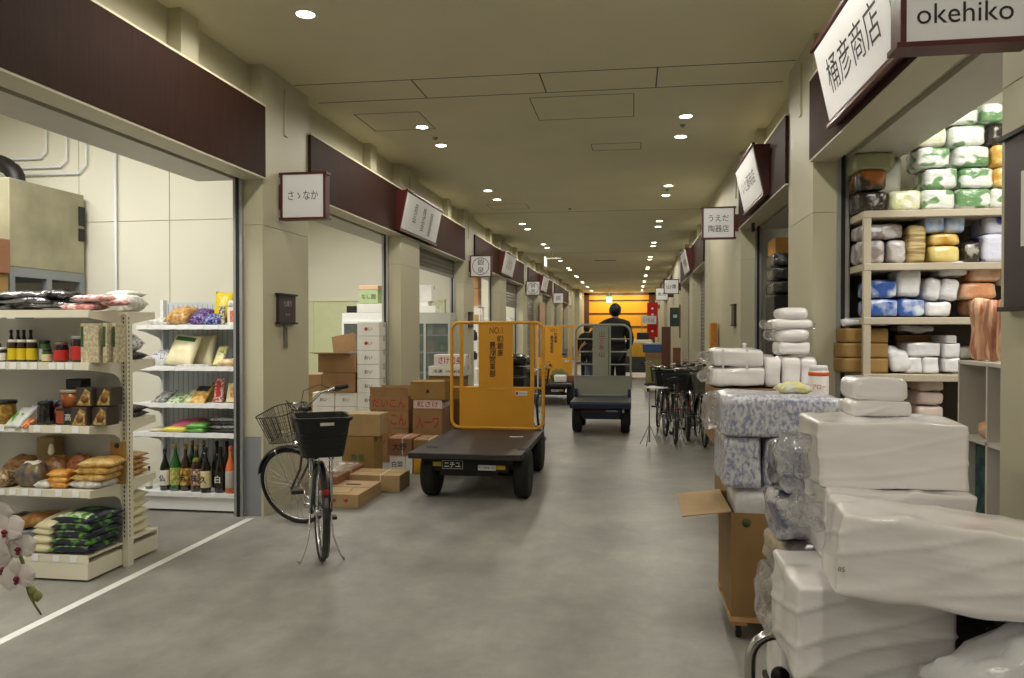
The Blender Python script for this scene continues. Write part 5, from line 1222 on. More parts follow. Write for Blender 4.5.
def bicycle(label, loc, rz, steer=0.0, rear='tub', front=True, full=True, frame=None, group=None, rear_m=None, seat_h=0.86):
    t = thing('bicycle', label, 'bicycle', loc, rz, group); fm = frame or FRM; r = 0.335; wb = 1.12
    I = Matrix.Identity(4)
    Tr = Matrix.Translation((0, 0, r))
    ww = spoked_wheel(t, Tr, r, 28 if full else 16, 'rear_wheel')
    g = G(); fender(g, Tr, r + 0.022, 40, 225); obj('rear_fender', g, fm, t)
    BB = (0.46, 0, 0.29); ST = (0.34, 0, 0.66); HT = (0.82, 0, 0.90); HB = (0.865, 0, 0.76)
    g = G(); g.tube([HB, (0.72, 0, 0.50), (0.58, 0, 0.34), BB], 0.019, 10); g.tube([(0.835, 0, 0.85), (0.66, 0, 0.62), (0.52, 0, 0.46), (0.43, 0, 0.42)], 0.014, 10)
    g.tube([BB, ST], 0.017, 10); g.tube([HT, HB], 0.021, 10)
    for s in (-1, 1):
        g.tube([(0.46, s * 0.02, 0.29), (0.3, s * 0.05, 0.31), (0.0, s * 0.062, r)], 0.009, 8); g.tube([(0.355, s * 0.015, 0.62), (0.22, s * 0.045, 0.52), (0.0, s * 0.062, r)], 0.008, 8)
    obj('frame', g, fm, t)
    obj('seat_post', G().tube([ST, (0.30, 0, seat_h)], 0.013, 8), CHROME, t)
    g = G(); vs = []
    prof = [(-0.13, 0.085, 0.0), (-0.10, 0.10, 0.012), (-0.03, 0.085, 0.008), (0.04, 0.04, 0.0), (0.13, 0.022, -0.004), (0.145, 0.012, -0.008)]
    n = 10; rings = []
    for x, hw_, z in prof: rings.append([g.bm.verts.new((0.29 + x, hw_ * math.cos(2 * math.pi * k / n), seat_h + 0.035 + z + 0.028 * math.sin(2 * math.pi * k / n))) for k in range(n)])
    for A, B in zip(rings, rings[1:]):
        for k in range(n): f = g.bm.faces.new([A[k], A[(k + 1) % n], B[(k + 1) % n], B[k]]); f.smooth = True
    g.bm.faces.new(rings[0]); g.bm.faces.new(rings[-1]); obj('saddle', g, BLK, t)
    # crank, pedals, chain case
    g = G(); g.cyl((0.46, -0.07, 0.29), (0.46, 0.07, 0.29), 0.02, 10); g.tube([(0.46, -0.075, 0.29), (0.55, -0.085, 0.17)], 0.009, 6); g.tube([(0.46, 0.075, 0.29), (0.37, 0.085, 0.41)], 0.009, 6)
    cr = obj('crank', g, CHROME, t)
    for x, y, z in ((0.55, -0.13, 0.165), (0.37, 0.13, 0.415)): obj('pedal', G().b(x - 0.04, x + 0.04, y - 0.045, y + 0.045, z - 0.012, z + 0.012, 0.004), BLK, cr)
    g = G(); g.lathe([(0.0, -0.006), (0.09, -0.006), (0.09, 0.006), (0.0, 0.006)], 24, Matrix.Translation((0.46, -0.055, 0.29)) @ Matrix.Rotation(R(90), 4, 'X')); g.b(0.0, 0.46, -0.062, -0.048, 0.335, 0.375); g.b(0.0, 0.46, -0.062, -0.048, 0.235 + 0.0, 0.245)
    obj('chain_case', g, M('dark_chain_case', (44, 44, 48), 0.35), t)
    # centre stand
    g = G()
    for s in (-1, 1): g.tube([(0.03, s * 0.07, r - 0.01), (0.015, s * 0.085, 0.16), (-0.03, s * 0.125, 0.045), (-0.055, s * 0.15, 0.007), (0.0, s * 0.155, 0.007)], 0.006, 6)
    obj('stand', g, CHROME, t)
    # rear carrier
    g = G()
    for s in (-1, 1):
        g.tube([(0.3, s * 0.05, 0.72), (0.1, s * 0.065, 0.735), (-0.2, s * 0.06, 0.735), (-0.235, s * 0.03, 0.735)], 0.006, 6); g.tube([(-0.10, s * 0.065, 0.735), (0.0, s * 0.075, r)], 0.005, 6); g.tube([(0.08, s * 0.065, 0.735), (0.0, s * 0.075, r)], 0.005, 6)
    g.cyl((-0.1, -0.065, 0.735), (-0.1, 0.065, 0.735), 0.005, 6); obj('carrier', g, CHROME, t)
    obj('rear_reflector', G().lathe([(0.0, 0), (0.026, 0.002), (0.026, 0.014), (0, 0.016)], 14, Matrix.Translation((-0.30, 0, 0.53)) @ Matrix.Rotation(R(-100), 4, 'Y')).b(-0.31, -0.26, -0.004, 0.004, 0.51, 0.52), M('red_reflector', (150, 20, 24), 0.2, coat=0.5), t)
    if rear == 'tub':
        o = tub_basket(Matrix.Translation((-0.03, 0, 0.745)), 0.27, 0.33, 0.36, 0.40, 0.27, rear_m or BLK, t)
        if full:
            obj('name_label', G().b(-0.256, -0.252, 0.0 - 0.02 - 0.04, 0.03, 0.965, 0.985), M('label_pale', (196, 196, 186), 0.5), t)
    elif rear == 'wire': wire_basket(Matrix.Translation((-0.03, 0, 0.745)), 0.3, 0.34, 0.38, 0.42, 0.24, rear_m or BLK, t, 'rear_basket')
    # steered front end
    P = Vector((0.84, 0, 0.83)); ax = Vector((-0.045, 0, 0.14)).normalized()
    S = Matrix.Translation(P) @ Matrix.Rotation(steer, 4, ax) @ Matrix.Translation(-P)
    fh = S @ Matrix.Translation((wb, 0, r))
    spoked_wheel(t, fh, r, 28 if full else 16, 'front_wheel')
    g = G(); fender(g, fh, r + 0.022, 20, 160); obj('front_fender', g, fm, t)
    sp_ = lambda *pts: [S @ Vector(p) for p in pts]
    g = G()
    for s in (-1, 1): g.tube(sp_((0.875, s * 0.015, 0.745), (0.90, s * 0.055, 0.70), (0.985, s * 0.058, 0.50), (wb, s * 0.058, r)), 0.010, 8)
    obj('fork', g, fm, t)
    hb = (0.79, 0, 1.0)
    g = G(); g.tube(sp_((0.82, 0, 0.90), (0.80, 0, 0.98), (0.83, 0, 1.0)), 0.013, 8)
    g.tube(sp_((0.60, -0.27, 1.06), (0.70, -0.25, 1.06), (0.80, -0.20, 1.05), (0.835, -0.10, 1.01), (0.83, 0, 1.0), (0.835, 0.10, 1.01), (0.80, 0.20, 1.05), (0.70, 0.25, 1.06), (0.60, 0.27, 1.06)), 0.0115, 8)
    hbr = obj('handlebar', g, CHROME, t)
    for s in (-1, 1):
        obj('grip', G().tube(sp_((0.585, s * 0.272, 1.06), (0.69, s * 0.253, 1.06)), 0.0175, 10), BLK, hbr)
        obj('brake_lever', G().tube(sp_((0.73, s * 0.245, 1.05), (0.70, s * 0.275, 1.03), (0.60, s * 0.295, 1.05)), 0.006, 6).tube(sp_((0.73, s * 0.245, 1.06), (0.80, s * 0.22, 1.11), (0.90, s * 0.12, 1.10), (0.92, s * 0.03, 0.95), (0.86, 0, 0.86)), 0.0035, 5), BLK, hbr)
    g = G(); g.lathe([(0.0, -0.01), (0.026, 0), (0.03, 0.01), (0.0, 0.028)], 12, S @ Matrix.Translation((0.79, 0.16, 1.07))); obj('bell', g, CHROME, hbr)
    if front:
        wire_basket(S @ Matrix.Translation((1.06, 0, 0.755)), 0.26, 0.24, 0.35, 0.32, 0.235, M('brown_black_wire', (42, 34, 30), 0.4), t)
        g = G(); g.tube(sp_((0.88, 0, 0.82), (1.0, 0, 0.79), (1.2, 0, 0.79)), 0.006, 6)
        for s in (-1, 1): g.tube(sp_((1.18, s * 0.08, 0.79), (wb, s * 0.065, r)), 0.004, 6)
        obj('basket_stay', g, CHROME, t)
        obj('headlamp', G().lathe([(0.0, 0), (0.025, 0.005), (0.033, 0.05), (0.0, 0.055)], 14, S @ Matrix.Translation((0.97, 0.0, 0.70)) @ Matrix.Rotation(R(90), 4, 'Y')), CHROME, t)
    return t
bicycle('black city bicycle parked by the nearest left pillar, wheel turned, baskets front and rear', (-2.13, 5.14, 0), math.atan2(0.92, -0.50), R(52), rear='tub')

# more bicycles: parked at the right pillar and behind the yellow cart
gbk = 'bicycles parked at the right pillar'
OLIVE = M('olive_grey_basket', (84, 84, 72), 0.6, var=0.08)
bicycle('black bicycle nearest the aisle in the right hand cluster', (0.50, 11.95, 0), R(94), R(-12), 'tub', True, False, group=gbk)
bicycle('black bicycle second from the aisle in the right hand cluster', (0.60, 11.1, 0), R(90), R(18), 'wire', True, False, group=gbk)
bicycle('black bicycle squeezed in the middle of the right hand cluster', (0.80, 11.55, 0), R(89), R(5), 'tub', False, False, group=gbk)
bicycle('bicycle with olive grey rear basket, nearest the cartons in the right hand cluster', (0.98, 10.9, 0), R(91), R(-15), 'tub', True, False, group=gbk, rear_m=OLIVE)
bicycle('black bicycle farthest back in the right hand cluster, handlebars showing above others', (0.98, 13.3, 0), R(80), R(30), None, True, False, group=gbk)
bicycle('black bicycle with loaded rear basket parked behind the yellow cart', (-1.62, 11.0, 0), R(78), R(10), 'tub', True, False)
one('black_sack', G().soft(0.34, 0.36, 0.22, 0.09, 6, 0.02, 10, 3), M('black_bin_film', (24, 24, 28), 0.2, bump=0.8, bs=14, coat=0.4), 'black sack filling the rear basket behind the yellow cart', 'sack', (-1.62, 11.0, 0.76))
t = thing('storage_bin', 'black bin with a draped black cover seen through the yellow cart guard', 'bin', (-1.52, 9.95, 0))
obj('body', G().b(-0.17, 0.17, -0.2, 0.2, 0, 1.12, 0.02), BLK, t); obj('cover', G().soft(0.40, 0.44, 0.14, 0.05, 6, 0.02, 9, 2, Matrix.Translation((0, 0, 1.12))), M('black_bin_film'), t)
t = thing('side_table', 'small round white topped folding table beside the parked bicycles', 'table', (0.34, 10.95, 0))
obj('table_top', G().lathe([(0.0, 0.80), (0.155, 0.80), (0.155, 0.812), (0.0, 0.814)], 28), RACKW, t)
obj('pole', G().cyl((-0.1, 0, 0.05), (-0.1, 0, 0.80), 0.010, 8), STEEL, t)
for a in (0.6, 2.7, 4.4): obj('leg', G().tube([(-0.1, 0, 0.3), (-0.1 + 0.14 * math.cos(a), 0.14 * math.sin(a), 0.01)], 0.006, 6), STEEL, t)

# far loads along the aisle
t = thing('partition_board', 'tall dark brown wooden board beyond the parked bicycles', 'board', (0.84, 19.8, 0)); obj('panel', G().b(-0.11, 0.11, -0.03, 0.03, 0.0, 1.68), M('reddish_brown_wood', (90, 54, 38), 0.5, var=0.15, vs=6), t); obj('foot', G().b(-0.15, 0.15, -0.15, 0.15, 0, 0.04), BROWN, t)
t = thing('partition_board', 'lower brown wooden board right of the tall one', 'board', (1.05, 18.9, 0)); obj('panel', G().b(-0.09, 0.09, -0.03, 0.03, 0.0, 1.18), M('mid_brown_wood', (112, 70, 44), 0.5, var=0.1), t); obj('foot', G().b(-0.12, 0.12, -0.15, 0.15, 0, 0.04), BROWN, t)
def flat_trolley(label, x, y, w_=0.75, d_=1.1, z=0.28, m=CHAS, handle=True):
    t = thing('flat_trolley', label, 'trolley', (x, y, 0))
    obj('platform', G().b(-w_ / 2, w_ / 2, -d_ / 2, d_ / 2, z - 0.04, z, 0.01), m, t)
    for sx in (-1, 1):
        for sy in (-1, 1): wheel(t, sx * (w_ / 2 - 0.1), sy * (d_ / 2 - 0.15), z * 0.38, 0.04)
        obj('caster_fork', G().b(sx * (w_ / 2 - 0.1) - 0.03, sx * (w_ / 2 - 0.1) + 0.03, -d_ / 2 + 0.13, -d_ / 2 + 0.17, z * 0.38, z - 0.04).b(sx * (w_ / 2 - 0.1) - 0.03, sx * (w_ / 2 - 0.1) + 0.03, d_ / 2 - 0.17, d_ / 2 - 0.13, z * 0.38, z - 0.04), STEEL, t)
    if handle: obj('handle', G().tube([(-w_ / 2 + 0.04, d_ / 2 - 0.03, z), (-w_ / 2 + 0.04, d_ / 2, 0.95), (w_ / 2 - 0.04, d_ / 2, 0.95), (w_ / 2 - 0.04, d_ / 2 - 0.03, z)], 0.014, 8), STEEL, t)
    return t
flat_trolley('low trolley with boxes and a blue crate far down the right side', 0.62, 20.8, 0.62, 0.9, 0.22, NAVY, handle=False)
carton('tan box on the far low trolley, below the blue crate', 0.36, 0.86, 20.5, 0.6, 0.222, 0.86, M('greenish_tan', (150, 140, 96), 0.7, var=0.15, vs=6))
carton('brown box between the tan box and blue crate on the far trolley', 0.34, 0.84, 20.52, 0.56, 0.862, 1.02, BRN)
t = thing('plastic_crate', 'blue and white plastic crate on the far trolley load', 'crate', (0.52, 20.75, 1.022))
g = G(); g.b(-0.24, 0.24, -0.2, 0.2, 0, 0.01); [g.b(*q) for q in ((-0.24, 0.24, -0.2, -0.19, 0, 0.24), (-0.24, 0.24, 0.19, 0.2, 0, 0.24), (-0.24, -0.23, -0.2, 0.2, 0, 0.24), (0.23, 0.24, -0.2, 0.2, 0, 0.24))]; obj('body', g, M('blue_crate_plastic', (54, 92, 150), 0.4), t)
obj('rim', G().b(-0.25, 0.25, -0.21, 0.21, 0.2, 0.24), M('pale_blue_rim', (160, 180, 200), 0.4), t)
flat_trolley('dark trolley under a white sack and yellow load in the far middle', 0.15, 26.5, 1.0, 1.2, 0.25, CHAS, handle=False)
carton('grey crate at the base of the far middle load', -0.32, 0.6, 26.0, 0.8, 0.252, 0.72, M('dark_grey_crate', (52, 54, 52), 0.6, var=0.1))
carton('yellow box on the grey crate in the far middle', -0.1, 0.6, 26.05, 0.7, 0.722, 1.1, YEL)
one('sack', G().soft(0.42, 0.7, 0.5, 0.14, 6, 0.03, 5, 8), WHP, 'bulging white sack left of the far yellow box', 'sack', (-0.26, 26.4, 0.722))
one('sack', G().soft(0.7, 0.6, 0.16, 0.06, 6, 0.02, 5, 9), M('cream_white_cloth', (220, 206, 180), 0.8, bump=0.3, bs=10), 'pale cloth bundle on top of the far yellow box', 'bundle', (0.30, 26.4, 1.102))
one('black_case', G().b(-0.2, 0.2, -0.15, 0.15, 0, 0.26, 0.03), BLK, 'black case topping the far middle load', 'case', (0.36, 26.4, 1.262))

# ================================================================ PACKAGING SHOP ON THE RIGHT
def pk(label, x, z, w_, h_, mat, y=5.98, d=0.30, r=0.03, amp=0.006, seed=0, rot=None, name='container_pack', cat='pack', group=None, fr=12, tilt=0):
    return one(name, G().soft(w_, d, h_, r, 5, amp, fr, seed), mat, label, cat, (x, y + d / 2, z), group=group, rot=(0, R(tilt), 0) if tilt else None)
RK = M('warm_grey_rack', (186, 176, 156), 0.5, 0.1, var=0.04)
t = thing('steel_rack', 'warm grey steel rack of packaged containers in the right hand shop', 'shelf', (2.25, 6.2, 0))
RX0, RX1 = 1.63, 2.90
for x in (RX0 + 0.03, RX1 - 0.03):
    for y in (5.92, 6.48): obj('post', G().b(x - 0.025 - 2.25, x + 0.025 - 2.25, y - 0.02 - 6.2, y + 0.02 - 6.2, 0, 2.44), RK, t)
RZ = [0.35, 0.85, 1.285, 1.69, 2.075, 2.45]
for z in RZ: obj('shelf', G().b(RX0 + 0.004 - 2.25, RX1 - 0.004 - 2.25, -0.305, 0.296, z - 0.05, z, 0.004), RK, t)
g = G(); g.b(RX0 - 2.25, RX1 - 2.25, 0.29, 0.30, 0.05, 2.40); obj('back_panel', g, M('dark_rack_back', (66, 58, 50), 0.7), t)
GW = M('green_white_wrap', (226, 230, 224), 0.2, rgb2=(112, 152, 104), vs=7, edge=(0.53, 0.57), stretch=(1, 1, 1.6), tilt=0.8, bump=0.5, bs=18, coat=0.5, detail=1)
YW = M('yellow_white_wrap', (214, 216, 170), 0.2, rgb2=(232, 232, 222), vs=9, bump=0.5, bs=18, coat=0.5)
OW = M('golden_wrap', (214, 160, 62), 0.25, rgb2=(226, 196, 120), vs=9, bump=0.5, bs=18, coat=0.5)
DW = M('dark_tray_wrap', (52, 46, 40), 0.2, rgb2=(170, 168, 160), vs=9, edge=(.55, .62), bump=0.6, bs=18, coat=0.5)
OD = M('orange_tray_wrap', (180, 110, 50), 0.25, rgb2=(60, 58, 48), vs=7, edge=(.45, .55), bump=0.5, bs=18, coat=0.5)
GRW = M('grey_clear_wrap', (190, 184, 184), 0.2, rgb2=(140, 130, 126), vs=9, bump=0.7, bs=18, coat=0.5)
BLW = M('pale_blue_wrap', (150, 178, 220), 0.2, rgb2=(196, 206, 226), vs=9, bump=0.5, bs=18, coat=0.5)
WBW = M('white_blue_pack', (216, 218, 236), 0.2, rgb2=(80, 80, 190), vs=5, edge=(.56, .6), bump=0.4, bs=18, coat=0.5, detail=1)
DBW = M('blue_white_cloud_wrap', (50, 90, 170), 0.2, rgb2=(210, 220, 236), vs=6, edge=(.46, .62), bump=0.5, bs=18, coat=0.5)
WHW = M('white_container_wrap', (228, 228, 232), 0.22, bump=0.5, bs=18, coat=0.5, var=0.04)
PEW = M('peach_wrap', (226, 160, 116), 0.25, rgb2=(236, 196, 166), vs=7, bump=0.5, bs=18, coat=0.5)
STW = M('stacked_bowl_wrap', (206, 186, 130), 0.3, rgb2=(150, 124, 70), vs=3, stretch=(1, 1, 14), bump=0.4, bs=18)
# x for a column at pixel u on Y=5.98
def rx(u): return 1.645 + (u - 862) / 131.0
gt = 'wrapped containers heaped on the top of the steel rack'
ROWS = [  # bottom row upwards on top of rack
 [('dark tray', 871, 26, DW), ('yellow and white', 901, 30, YW), ('white and green', 930, 30, GW), ('white with green corner', 961, 31, GW), ('green and white', 990, 30, GW)],
 [('orange rimmed dark', 871, 28, OD), ('green and white', 932, 30, GW), ('green striped', 963, 30, GW), ('golden', 993, 28, OW)],
 [('green and white', 926, 30, GW), ('strong green', 959, 31, GW), ('golden', 991, 30, OW)],
 [('yellow tinted', 922, 30, YW), ('green and white', 955, 31, GW), ('dark', 988, 30, DW)],
 [('green and white', 950, 30, GW), ('green and white broad', 984, 34, GW)]]
for ri, row in enumerate(ROWS):
    for ci, (nm, u, pw, mt) in enumerate(row):
        pk('%s container pack, %s row of the heap over the rack, %s' % (nm, ('bottom', 'second', 'third', 'fourth', 'top')[ri], ('leftmost', 'second', 'third', 'fourth', 'last')[ci]),
           rx(u), 2.452 + 0.151 * ri, pw / 137.0, 0.149, mt, seed=ri * 5 + ci, group=gt, tilt=(2, -2, 1)[(ri + ci) % 3] * 0.6)
pk('pale grey green box behind the orange rimmed pack at the top left of the rack', rx(874), 2.754, 0.26, 0.12, M('dull_green_box', (150, 154, 118), 0.5), seed=31, group=gt, r=0.01)
pk('cloudy box behind the heap above the rack', rx(893), 2.62, 0.2, 0.26, M('grey_box', (166, 164, 150), 0.5), y=6.2, d=0.2, seed=32, group=gt, r=0.01)
ga_ = 'packs on the rack shelves of the right shop'
def row(shelf, zb, items):
    for i, (lab, u, v0, pw, ph, mt, kw) in enumerate(items):
        s = 131.0
        pk(lab + ', ' + shelf, rx(u), zb + v0, pw / s, ph / s, mt, seed=i + int(zb * 10), group=ga_, **kw)
row('second shelf of the right rack', 2.077, [
 ('grey clear wrapped pack in the lower left corner', 872, 0, 22, 22, GRW, {}), ('grey clear wrapped pack next to the bowls', 893, 0, 18, 22, GRW, {}),
 ('long grey wrapped pack lying over the grey ones', 880, 0.175, 38, 15, GRW, {}), ('tall stack of tan bowls', 911, 0, 17, 36, STW, dict(name='bowl_stack', cat='stack')),
 ('cream and gold tray pack below the pale blue ones', 936, 0, 26, 16, M('cream_tray_wrap', (226, 206, 132), 0.25, bump=0.5, bs=18, coat=0.5), {}), ('amber tray pack on the cream one', 936, 0.125, 26, 11, OW, {}),
 ('left pale blue pack', 927, 0.215, 18, 17, BLW, {}), ('right pale blue pack', 945, 0.215, 18, 17, BLW, {}),
 ('small dark and cream pack left of the white box', 960, 0, 14, 20, DW, {}), ('white box with a blue stripe', 982, 0, 26, 25, WBW, dict(r=0.008)), ('white and violet pack on the striped box', 985, 0.195, 28, 17, WBW, {})])
one('label_stripe', G().b(-0.014, 0.014, -0.003, 0, 0, 0.17), M('violet_blue', (70, 62, 170), 0.5), 'blue stripe band around the white box on the second rack shelf', 'band', (rx(986), 5.978, 2.09))
row('third shelf of the right rack', 1.692, [
 ('blue cloud printed pack, lower left', 881, 0, 27, 17, DBW, {}), ('blue cloud printed pack, lower right', 907, 0, 24, 17, DBW, {}), ('blue cloud printed pack on the lower left one', 881, 0.135, 27, 17, DBW, {}),
 ('upright white dotted pack on the lower right blue one', 905, 0.14, 20, 27, WHW, {}), ('white container pack on the shelf board', 931, 0, 22, 14, WHW, {}),
 ('white container pack leaning left', 924, 0.12, 14, 21, WHW, dict(tilt=8)), ('white container pack leaning right', 939, 0.115, 15, 21, WHW, dict(tilt=8)), ('white container pack topping the leaning pair', 944, 0.285, 24, 14, WHW, {}),
 ('peach wrapped pack at the bottom', 973, 0, 26, 16, PEW, {}), ('peach wrapped pack in the middle', 966, 0.125, 30, 15, PEW, {}), ('peach wrapped pack on top', 972, 0.245, 28, 17, PEW, {}), ('clear bag right of the peach packs', 990, 0.22, 13, 20, GRW, {})])
row('fourth shelf of the right rack', 1.287, [
 ('tan flat carton, lowest of three', 866, 0, 40, 14, OCHRE, dict(r=0.006, amp=0.001)), ('tan flat carton, middle of three', 866, 0.109, 40, 14, OCHRE, dict(r=0.006, amp=0.001)), ('tan flat carton, top of three', 867, 0.218, 38, 14, OCHRE, dict(r=0.006, amp=0.001)),
 ('crumpled white bag right of the tan cartons', 896, 0, 18, 22, WHW, dict(amp=0.02)), ('white box pair lower left', 909, 0, 14, 15, WHW, dict(r=.01)), ('white box pair lower right', 924, 0, 14, 15, WHW, dict(r=.01)),
 ('wide white box over the pair', 918, 0.115, 28, 13, WHW, dict(r=.01)), ('white cup stack lower', 942, 0, 14, 14, WHW, dict(r=.01)), ('white cup stack middle', 942, 0.107, 14, 14, WHW, dict(r=.01)), ('white cup stack top', 941, 0.214, 10, 8, WHW, dict(r=.01)),
 ('grey tray sheets behind the cups', 958, 0.10, 22, 12, GRW, dict(y=6.1)), ('brown carton at the back', 922, 0.0, 36, 36, BRN, dict(y=6.25, d=.2, r=.006, amp=.001)), ('crumpled clear bag on the brown carton', 922, 0.28, 34, 7, WHW, dict(y=6.25, d=.2, amp=.015))])
one('plastic_sheet', G().soft(0.3, 0.2, 0.05, 0.02, 6, 0.01, 14, 6), WHW, 'rolled clear sheet on the top tan flat carton of the fourth rack shelf', 'sheet', (rx(868), 6.1, 1.287 + 0.328), group=ga_)
row('lower shelf of the right rack', 0.852, [
 ('pinkish white pack stack, first', 924, 0, 24, 13, M('pinkish_wrap', (214, 196, 188), 0.3, bump=0.3, bs=18), {}), ('pinkish white pack stack, second', 924, 0.10, 24, 13, M('pinkish_wrap'), {}), ('pinkish white pack stack, third', 924, 0.20, 24, 13, M('pinkish_wrap'), {}), ('pinkish white pack stack, top', 925, 0.30, 22, 12, M('pinkish_wrap'), {}),
 ('cream pack at the left foot of the pinkish stack', 906, 0, 10, 12, PEW, {}), ('yellow green pack beside the pinkish stack', 941, 0, 6, 10, YW, {})])
# open cubby unit facing the aisle, peach rolls on top
t = thing('cubby_unit', 'pale open cubby unit beside the steel rack, peach bags on top', 'shelf', (2.02, 4.66, 0))
CUB = M('pale_grey_cubby', (206, 202, 194), 0.5, var=0.03)
g = G()
for z in (0.0, 0.46, 0.93, 1.39): obj('shelf', G().b(0, 0.36, -0.60, 0.60, z, z + 0.022), CUB, t)
for y in (-0.60, -0.2, 0.19, 0.58): obj('divider', G().b(0, 0.36, y, y + 0.02, 0.0, 1.40), CUB, t)
obj('back_panel', G().b(0.355, 0.36, -0.6, 0.6, 0, 1.4), M('cubby_back', (150, 144, 134), 0.6), t)
PEA = M('peach_bags', (228, 184, 150), 0.4, rgb2=(180, 120, 92), vs=4, bump=0.6, bs=10, stretch=(6, 6, 0.8))
for i in range(5):
    g = G(); y = 5.14 - 0.135 * i; g.soft(0.1, 0.10, 0.37 - 0.01 * i, 0.03, 5, 0.012, 8, i, Matrix.Rotation(R(0), 4, 'X'))
    one('bag_bundle', g, PEA, 'upright peach bag bundle on the cubby unit, %s from the rack' % ORD[i], 'bundle', (2.10 + 0.02 * i, y, 1.414), group='peach bag bundles on the cubby unit')
one('plush_roll', G().soft(0.2, 0.16, 0.09, 0.04, 5, 0.01, 9, 2), PEW, 'small peach roll lying in the upper cubby', 'roll', (2.14, 4.98, 0.954))
one('blue_folder_stack', G().b(-0.12, 0.12, -0.14, 0.14, 0, 0.42, 0.01), M('navy_green_print', (24, 54, 70), 0.5, rgb2=(40, 90, 80), vs=12), 'dark blue green printed stack in the lower cubby', 'stack', (2.2, 5.02, 0.484))
one('green_edge_bag', G().b(-0.1, 0.1, -0.13, 0.13, 0, 0.36, 0.01), WHW, 'white bag with a green edge in the lower near cubby', 'bag', (2.2, 4.6, 0.484))

# dark crate shop
CRT = M('black_crate', (16, 16, 17), 0.4, var=0.2, vs=8); BKW = M('black_wrap_and_filler', (40, 38, 40), 0.15, bump=0.9, bs=14, coat=0.6)
for i, z in enumerate((0.0, 0.5, 1.0, 1.5)):
    one('stacked_crate', G().b(-0.42, 0.42, -0.3, 0.3, 0, 0.49, 0.01), CRT, 'black crate in the stack inside the dark shop, %s' % ('bottom', 'second up', 'third up', 'under the wrapped ones')[i], 'crate', (2.02, 9.55, z), group='black crates of the dark shop')
for i, z in enumerate((2.0, 2.16, 2.32)):
    one('wrapped_bundle', G().soft(0.84, 0.6, 0.155, 0.04, 6, 0.01, 8, i), BKW, 'black film wrapped bundle on the crates, %s' % ('lowest', 'middle', 'topmost')[i], 'bundle', (2.02, 9.55, z), group='black bundles of the dark shop')
carton('brown box on the black bundles in the dark shop', 1.62, 2.4, 9.3, 0.5, 2.48, 2.66, M('amber_carton', (190, 140, 70), 0.7, var=0.1))

# ================================================================ HEAP OF PACKAGES ON TROLLEYS, RIGHT FOREGROUND
# rear: cartons on a dolly, white foam bundles on top
def dolly(label, x, y, w_, d_):
    t = thing('wooden_dolly', label, 'dolly', (x, y, 0))
    WD = M('dolly_wood', (190, 146, 96), 0.6, var=0.15, vs=10, stretch=(1, 8, 1))
    for s in (-1, 1): obj('rail', G().b(-w_ / 2, w_ / 2, s * (d_ / 2 - 0.06) - 0.05, s * (d_ / 2 - 0.06) + 0.05, 0.095, 0.125, 0.003), WD, t)
    for s in (-1, 1): obj('crossbar', G().b(s * (w_ / 2 - 0.05) - 0.04, s * (w_ / 2 - 0.05) + 0.04, -d_ / 2 + 0.02, d_ / 2 - 0.02, 0.075, 0.095, 0.003), WD, t)
    for sx in (-1, 1):
        for sy in (-1, 1):
            wheel(t, sx * (w_ / 2 - 0.05), sy * (d_ / 2 - 0.07), 0.036, 0.025, 'caster'); obj('caster_fork', G().b(sx * (w_ / 2 - 0.05) - 0.02, sx * (w_ / 2 - 0.05) + 0.02, sy * (d_ / 2 - 0.07) - 0.015, sy * (d_ / 2 - 0.07) + 0.015, 0.036, 0.075), STEEL, t)
    return t
dolly('wooden dolly under the rear cartons beneath the foam bundles', 0.98, 6.38, 0.6, 0.6)
carton('tall brown box with a blue tape band on the rear dolly', 0.68, 1.28, 6.1, 0.55, 0.125, 0.745, BRN)
carton('brown box under the white foam bundles, on the blue taped box', 0.60, 1.30, 6.02, 0.62, 0.747, 1.165, BRN)
gf = 'white foam bundles on the rear brown box'
def fp(label, x0, x1, z0, z1, y, d, mat=FOAM, seed=0, r=0.03, amp=0.008, group=gf, rz=0, tilt=0, rx=0, name='foam_pack', fr=7, n=7, crease=0.0):
    w_, h_ = x1 - x0, z1 - z0
    o = one(name, G().soft(w_, d, h_, r, n, amp, fr, seed, crease=crease), mat, label, 'pack', ((x0 + x1) / 2, y + d / 2, z0), group=group, rot=(R(rx), R(tilt), R(rz)))
    return o
def film_ears(o, w_, d, h_, side=1, n=1):
    """crumpled gathered film sticking out from an end of the pack"""
    g = G()
    for i in range(n):
        T = Matrix.Translation((side * (w_ / 2 + 0.02), (i - (n - 1) / 2) * d * 0.4, h_ * 0.5)) @ Matrix.Rotation(R(90), 4, 'X') @ Matrix.Rotation(R(12 * i - 6), 4, 'Z')
        g.soft(0.12, h_ * 0.7, 0.04, 0.015, 5, 0.022, 18, i + 4, T)
    obj('film_ear', g, WRAP, o)
o = fp('lower long white foam bundle at the left of the rear box', 0.60, 0.98, 1.167, 1.31, 6.0, 0.5, seed=1); film_ears(o, .38, .5, .14, -1)
o = fp('upper long white foam bundle at the left, tied with a strip', 0.60, 0.97, 1.312, 1.45, 6.0, 0.48, seed=2); film_ears(o, .37, .48, .14, -1)
obj('tie_strip', G().b(0.05, 0.07, -0.245, 0.245, 0.0, 0.143).b(-0.12, -0.105, -0.245, 0.245, 0.0, 0.142), WHW, o)
obj('knot', G().lathe([(0.005, 0), (0.02, 0.015), (0.008, 0.03), (0.02, 0.05), (0, 0.055)], 8, Matrix.Translation((0.06, -0.1, 0.135))), WHW, o)
fp('white foam bundle at the foot of the tall foam stack, left', 0.985, 1.10, 1.167, 1.40, 6.02, 0.42, seed=3)
fp('white foam bundle at the foot of the tall foam stack, middle', 1.102, 1.23, 1.167, 1.39, 6.0, 0.42, seed=4)
